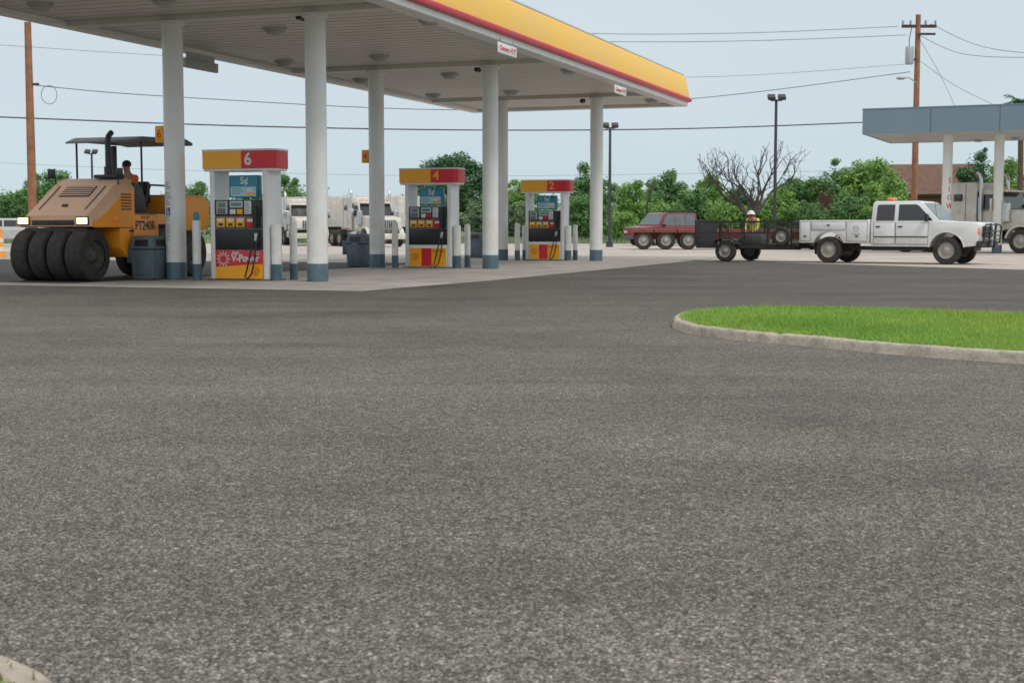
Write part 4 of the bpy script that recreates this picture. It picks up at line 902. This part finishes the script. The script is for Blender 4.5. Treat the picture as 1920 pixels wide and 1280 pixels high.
def lpole(px,top,Y,label):
    p=at(px,428,Y); zt=at(px,top,Y).z; c=thing('light_pole',label,'lamp post',(p.x,p.y,0),0,'dark lot light poles'); m=MB(); m.tube([(0,0,0),(0,0,zt)],[.10,.07],10); m.lathe([(.2,0),(.2,.3),(.12,.32)],n=12); m.build('pole',M['steel'],c)
    m=MB(); m.box(-.28,.28,-.04,.04,zt-.05,zt+.03); m.build('bracket',M['steel'],c,0)
    for s in (-1,1):
        h=MB(); h.M=Matrix.Translation((s*.26,-.12,zt+.14))@Matrix.Rotation(R(35),4,'X'); h.box(-.19,.19,-.17,.17,-.09,.09,.03); hh=h.build('floodlight',M['steel'],c)
        h=MB(); h.M=Matrix.Translation((s*.26,-.12,zt+.14))@Matrix.Rotation(R(35),4,'X'); h.box(-.15,.15,-.14,.14,-.10,-.091); h.build('lens',M['lens'],hh,0)
lpole(1143,240,80,'dark light pole with twin floodlights right of the farthest column')
lpole(1452,188,72,'tall dark light pole with twin floodlights in front of the bare tree')
lpole(175,288,100,'small twin floodlight pole far behind the roller roof')
def wire(pts,r,label):
    P=[at(*q) for q in pts]; o=[]
    n=len(P)
    for i in range(n-1):
        p0,p1,p2,p3=P[max(i-1,0)],P[i],P[i+1],P[min(i+2,n-1)]
        for k in range(8):
            u=k/8; o.append(.5*((2*p1)+(p2-p0)*u+(2*p0-5*p1+4*p2-p3)*u*u+(3*p1-p0-3*p2+p3)*u**3))
    o.append(P[-1]); b=MB(); b.tube(o,r,6); tag(b.build('power_line',M['wire'],None,60,True),label,'wire','overhead power lines')
wire([(-120,214,58),(62,222,60),(480,237,62),(900,244,65),(1300,241,67),(1707,226,70)],.028,'thick lower black cable sagging across the sky behind the columns')
wire([(66,160,60),(300,180,61),(850,206,65),(1300,185,67.5),(1707,135,70)],.016,'middle wire from left pole sagging to the right pole')
wire([(-100,78,58),(66,89,60),(300,104,61),(750,128,64),(1290,145,67),(1707,120,70)],.008,'thin faint upper wire crossing behind the canopy')
wire([(-100,300,108),(300,318,110),(900,330,112),(1707,318,112)],.010,'thin distant low wire just above the tree tops')
wire([(100,-10,60),(700,45,64),(1100,63,67),(1400,62,69),(1684,50,70)],.012,'upper of two wires running left from the crossarm')
wire([(100,20,60),(700,66,64),(1100,78,67),(1400,77,69),(1700,66,70)],.012,'lower of two wires running left from the crossarm')
wire([(1745,45,70),(1830,84,66),(1930,100,62),(2100,105,56)],.012,'upper wire running right from the crossarm')
wire([(1716,62,70),(1800,100,67),(1930,108,62),(2100,100,56)],.012,'lower wire running right from the pole top')
wire([(1716,60,70),(1760,135,72),(1800,220,74)],.010,'steep guy wire right of the wooden pole')
wire([(1716,108,70),(1790,160,67),(1870,200,64)],.010,'service wire dropping right from the pole to slate canopy')
m=MB(); p=at(92,178,60); m.tube([(p.x+.33*math.cos(x),p.y,p.z+.38*math.sin(x)) for x in [2*pi*i/24 for i in range(25)]],.012,6); tag(m.build('wire_coil',M['wire'],None),'looped coil of cable hanging beside the left wooden pole','wire')
# ------------------------------------------------------------------ vegetation
def leaves(b,c,rad,n,ls,rg,pw=.45):
    V_=b.v; F_=b.f; ran=rg.random
    for i in range(n):
        u_=ran()*2-1; a=ran()*6.2832; q=math.sqrt(1-u_*u_); dx,dy,dz=q*math.cos(a),q*math.sin(a),u_
        k=ran()**pw*(1+.30*(ran()-.5)); x,y,z=c.x+dx*k*rad[0],c.y+dy*k*rad[1],c.z+dz*k*rad[2]
        if z<.03: continue
        nn=Vector((dx+ran()*2.2-1.1,dy+ran()*2.2-1.1,dz+ran()*1.6-.3)).normalized(); t1=nn.orthogonal().normalized(); t2=nn.cross(t1); th=ran()*6.2832; co,si=math.cos(th),math.sin(th); s=ls*(.55+.8*ran())
        ax=(t1*co+t2*si)*s; bx=(t2*co-t1*si)*(s*.5); j=len(V_)
        V_+=[(x-ax.x,y-ax.y,z-ax.z),(x-bx.x,y-bx.y,z-bx.z),(x+ax.x,y+ax.y,z+ax.z),(x+bx.x,y+bx.y,z+bx.z)]; F_.append((j,j+1,j+2,j+3))
def tree(px,top,hw,Y,kind,label,dens=1,low=.12,name='tree',clumps=30,bark='bark',core=.80):
    rg=random.Random(int(px*7+top)); p=at(px,428,Y); zt=at(px,top,Y).z; w_=hw*Y/F
    c=thing(name,label,'bush' if name=='bush' else 'tree',(p.x,p.y,0)); b=MB(); tr_=MB(); hz=zt*(1-low)/2; cz=zt*low+hz
    tr_.tube([(0,0,0),(rg.uniform(-.1,.1),0,zt*.25),(rg.uniform(-.2,.2),rg.uniform(-.2,.2),zt*.6)],[.03*zt+.04,.024*zt+.02,.05],8)
    ls=max(.09,min(.14,w_*.055))
    for i in range(clumps):
        while True:
            d=Vector((rg.uniform(-1,1),rg.uniform(-1,1),rg.uniform(-1,1)))
            if .35<d.length<1: break
        q=Vector((d.x*w_*.95,d.y*w_*.95,cz+d.z*hz*.92)); cr=rg.uniform(.12,.32); r=(w_*cr,w_*cr,min(hz,w_)*cr*rg.uniform(.7,1.1))
        if q.z+r[2]>zt: q.z=zt-r[2]*rg.uniform(.4,1)
        leaves(b,q,r,int(dens*280*(cr/.25)**1.6),ls,rg,.55)
        tr_.tube([(0,0,zt*.2),(q.x*.5,q.y*.5,(zt*.2+q.z)*.55),(q.x,q.y,q.z)],[.05,.03,.012],5)
    leaves(b,Vector((0,0,cz*.94)),(w_*core,w_*core,hz*(core+.02)),int(2800*dens*(core/.8)**2),ls*1.1,rg,.40)
    tr_.build('stem' if name=='bush' else 'trunk',M[bark],c); b.build('foliage' if name=='bush' else 'crown',L[kind],c,0,False)
T=[(25,352,40,132,'mid','low green tree at the far left edge behind the wooden pole'),(100,316,66,122,'mid','leafy green tree behind the road roller front'),(190,345,48,130,'dark','dark green tree behind the road roller exhaust'),(366,330,40,120,'mid','green tree glimpsed between the roller and pump six'),(545,328,42,120,'mid','green tree above the white semi, between pump six and tallest column'),(480,352,36,128,'dark','dark tree seen through the frame of pump six'),(660,354,36,132,'mid','small green tree above the long hood semi truck'),(782,352,34,132,'mid','green tree peeking between the column and pump four'),(972,330,38,124,'light','green tree left of pump two topper'),(1106,302,50,112,'mid','tall green tree right of pump two, around the far column'),(1182,324,40,116,'light','pale green tree right of the first light pole'),(1243,315,50,120,'mid','green tree above the maroon car'),(1318,328,46,118,'light','pale green tree left of the bare tree'),(1376,338,40,122,'dark','dark green tree behind the bare tree trunk'),(1482,316,46,118,'mid','green tree right of the second light pole'),(1560,296,50,116,'mid','green tree above the trailer front, left of bright tree'),(1642,282,66,108,'light','bright yellow green tree left of the brown roof'),(1832,268,46,112,'dark','dark tree behind the lettered column'),(1885,294,52,100,'light','bright green tree behind the semi truck cab'),(1750,334,26,126,'mid','green tree right of the brown roofed house')]
for px,top,hw,Y,k,lb_ in T: tree(px,top,hw,Y,k,lb_,1.25)
tree(852,286,84,135,'dark','big dark round tree behind pump four',2.2,.10,clumps=44,core=.90)
B=[(822,362,52,112,'olive','pale olive bush behind pump four'),(905,366,40,110,'olive','pale olive bush between pump four and pump two'),(965,372,40,112,'olive','pale olive bush left of pump two'),(1100,366,52,104,'mid','green bush right of the farthest column base'),(1168,388,40,100,'light','low bright bush left of the maroon car'),(1232,362,50,114,'light','bright green bush above the maroon car'),(1300,350,52,110,'mid','round green bush right of the maroon car'),(1362,362,48,106,'light','pale green bush left of the bare tree trunk'),(1460,352,48,104,'light','bright bush at the foot of the second light pole'),(1522,368,42,102,'mid','green bush beside the rusty scrap'),(1590,350,50,102,'mid','green bush left of the pickup cab'),(1668,350,46,100,'light','bright bush behind the pickup cab')]
for px,top,hw,Y,k,lb_ in B: tree(px,top,hw,Y,k,lb_,1.1,.0,'bush',22)
rg=random.Random(3); b=MB()
for i in range(190):
    x=-88+176*i/190+rg.uniform(-1,1); y=rg.uniform(145,165); h=rg.uniform(2.8,6.0)
    leaves(b,Vector((x,y,h*.5)),(2.0,2.0,h*.5),330,.24,rg,.38)
tag(b.build('far_wood',L['mid'],None,0,False),'distant continuous green wood along the horizon','wood',None,'stuff')
b=MB(); vs=[];fs=[]
for i in range(26000):
    x=rg.uniform(-45,45); y=rg.uniform(97,112); 
    l_=rg.uniform(.15,.5); k=len(vs); wd=rg.uniform(.03,.07); vs+=[(x-wd,y,0),(x+wd,y,0),(x+rg.uniform(-.15,.15),y+rg.uniform(-.1,.1),l_)]; fs.append((k,k+1,k+2))
b.v=vs;b.f=fs; tag(b.build('verge_grass',L['olive'],None,0,False),'rough pale grass verge beyond the concrete lot','grass',None,'stuff')
# bare tree
rg=random.Random(11); p=at(1412,428,96); c=thing('bare_tree','leafless dead tree with spreading grey branches behind second light pole','tree',(p.x,p.y,0))
tk=MB(); br=MB()
def branch(m,p0,d,ln,r,lev):
    pts=[p0]; rs=[r]; q=p0.copy(); dd=d.copy()
    for i in range(4):
        dd=(dd+Vector((rg.uniform(-.25,.25),rg.uniform(-.22,.22),rg.uniform(-.10,.16)))).normalized(); q=q+dd*ln/4; pts.append(q.copy()); rs.append(max(.014,r*(1-.15*(i+1))))
    m.tube(pts,rs,6 if lev<2 else 4)
    if lev<5:
        for i in range(2 if lev!=2 else 3):
            s=pts[rg.choice((2,3,4,4))]; ax=Vector((rg.uniform(-1,1),rg.uniform(-1,1),rg.uniform(-.25,.75))).normalized()
            branch(br,s,(dd*.9+ax*.75).normalized(),ln*rg.uniform(.60,.80),max(.016,r*.60),lev+1)
branch(tk,Vector((0,0,0)),Vector((-.1,0,1)),1.9,.28,0)
for a,t_ in ((170,.60),(150,.4),(100,.2),(60,.35),(20,.75),(35,.6),(195,.62)):
    d=Vector((math.cos(R(a))*t_,math.sin(R(a))*.4,.85)).normalized(); branch(br,Vector((-.15,0,1.6)),d,2.25,.14,1)
tk.build('trunk',M['barkg'],c); br.build('branches',M['barkg'],c)
# palm
p=at(1908,428,92); zt=at(1905,195,92).z; c=thing('palm_tree','palm crown rising above the slate canopy at the right edge','tree',(p.x,p.y,0))
m=MB(); m.tube([(0,0,0),(.1,0,zt*.5),(0,0,zt)],[.24,.18,.17],10); m.build('trunk',M['bark'],c); m=MB()
for i in range(34):
    a=rg.uniform(0,6.28); el=rg.uniform(-.5,1.3); d=Vector((math.cos(a),math.sin(a),0)); ln=rg.uniform(1.3,1.8); pr=None
    for k in range(9):
        t_=k/8; q=Vector((0,0,zt))+d*ln*t_*math.cos(el*.8)+Vector((0,0,ln*(math.sin(el)*t_-.55*t_*t_)))
        if pr is not None:
            sd=d.cross(Vector((0,0,1))); 
            for s in (-1,1):
                tip=(pr+q)/2+sd*s*.42*(1-t_*.6)+(q-pr)*.9+Vector((0,0,-.12)); n=len(m.v); m.v+=[tuple(pr),tuple(q),tuple(tip)]; m.f.append((n,n+1,n+2))
        pr=q
m.build('fronds',L['dark'],c,0,False)
# house, scrap, post
p=at(1722,428,118); zr=at(1722,308,118).z; c=thing('house','small house with brown shingle roof behind the wooden pole','house',(p.x,p.y,0),R(-10))
m=MB(); m.box(-4.5,4.5,-3,3,0,zr*.62); m.build('wall',M['wall'],c,0)
m=MB(); m.prism([(-3.5,zr*.60),(0,zr),(3.5,zr*.60),(3.4,zr*.57),(0,zr-.2),(-3.4,zr*.57)],'x',-5,5); m.build('roof',M['shingle'],c,0)
m=MB(); m.prism([(-2.9,zr*.621),(0,zr-.25),(2.9,zr*.621)],'x',-4.4,4.4); m.build('gable',M['wall'],c,0)
for x in (-2,2): MB().box(x-.6,x+.6,-3.04,-2.99,1.2,2.3).build('window',M['glass'],c,0)
p=at(1545,385,106); c=thing('scrap_machine','rusty dark red scrap machinery half buried in the bushes','machine',(p.x,p.y,0),R(-15))
zt=at(1540,350,106).z
m=MB(); m.prism([(-.6,0),(-.65,zt*.55),(-.3,zt*.9),(.5,zt*.8),(.75,zt*.5),(.7,0)],'y',-.5,.5,.05); m.build('hull',M['rust'],c)
m=MB(); m.tube([(-.5,0,zt*.7),(.1,-.3,zt*1.02),(.9,-.5,zt*.62),(1.0,-.5,zt*.3)],.07); m.build('arm',M['rust'],c); MB().box(-.45,-.05,-.56,-.5,zt*.45,zt*.7,.01).build('hatch',M['blackm'],c)
p=at(1213,384,107); q=at(1226,340,107); m=MB(); m.tube([(p.x,p.y,0),tuple(p),tuple(q)],[.08,.075,.06],8); tag(m.build('wooden_post',M['barkg'],None),'thin leaning brown post among the trees above the maroon car','post')
print('done', len(bpy.data.objects))
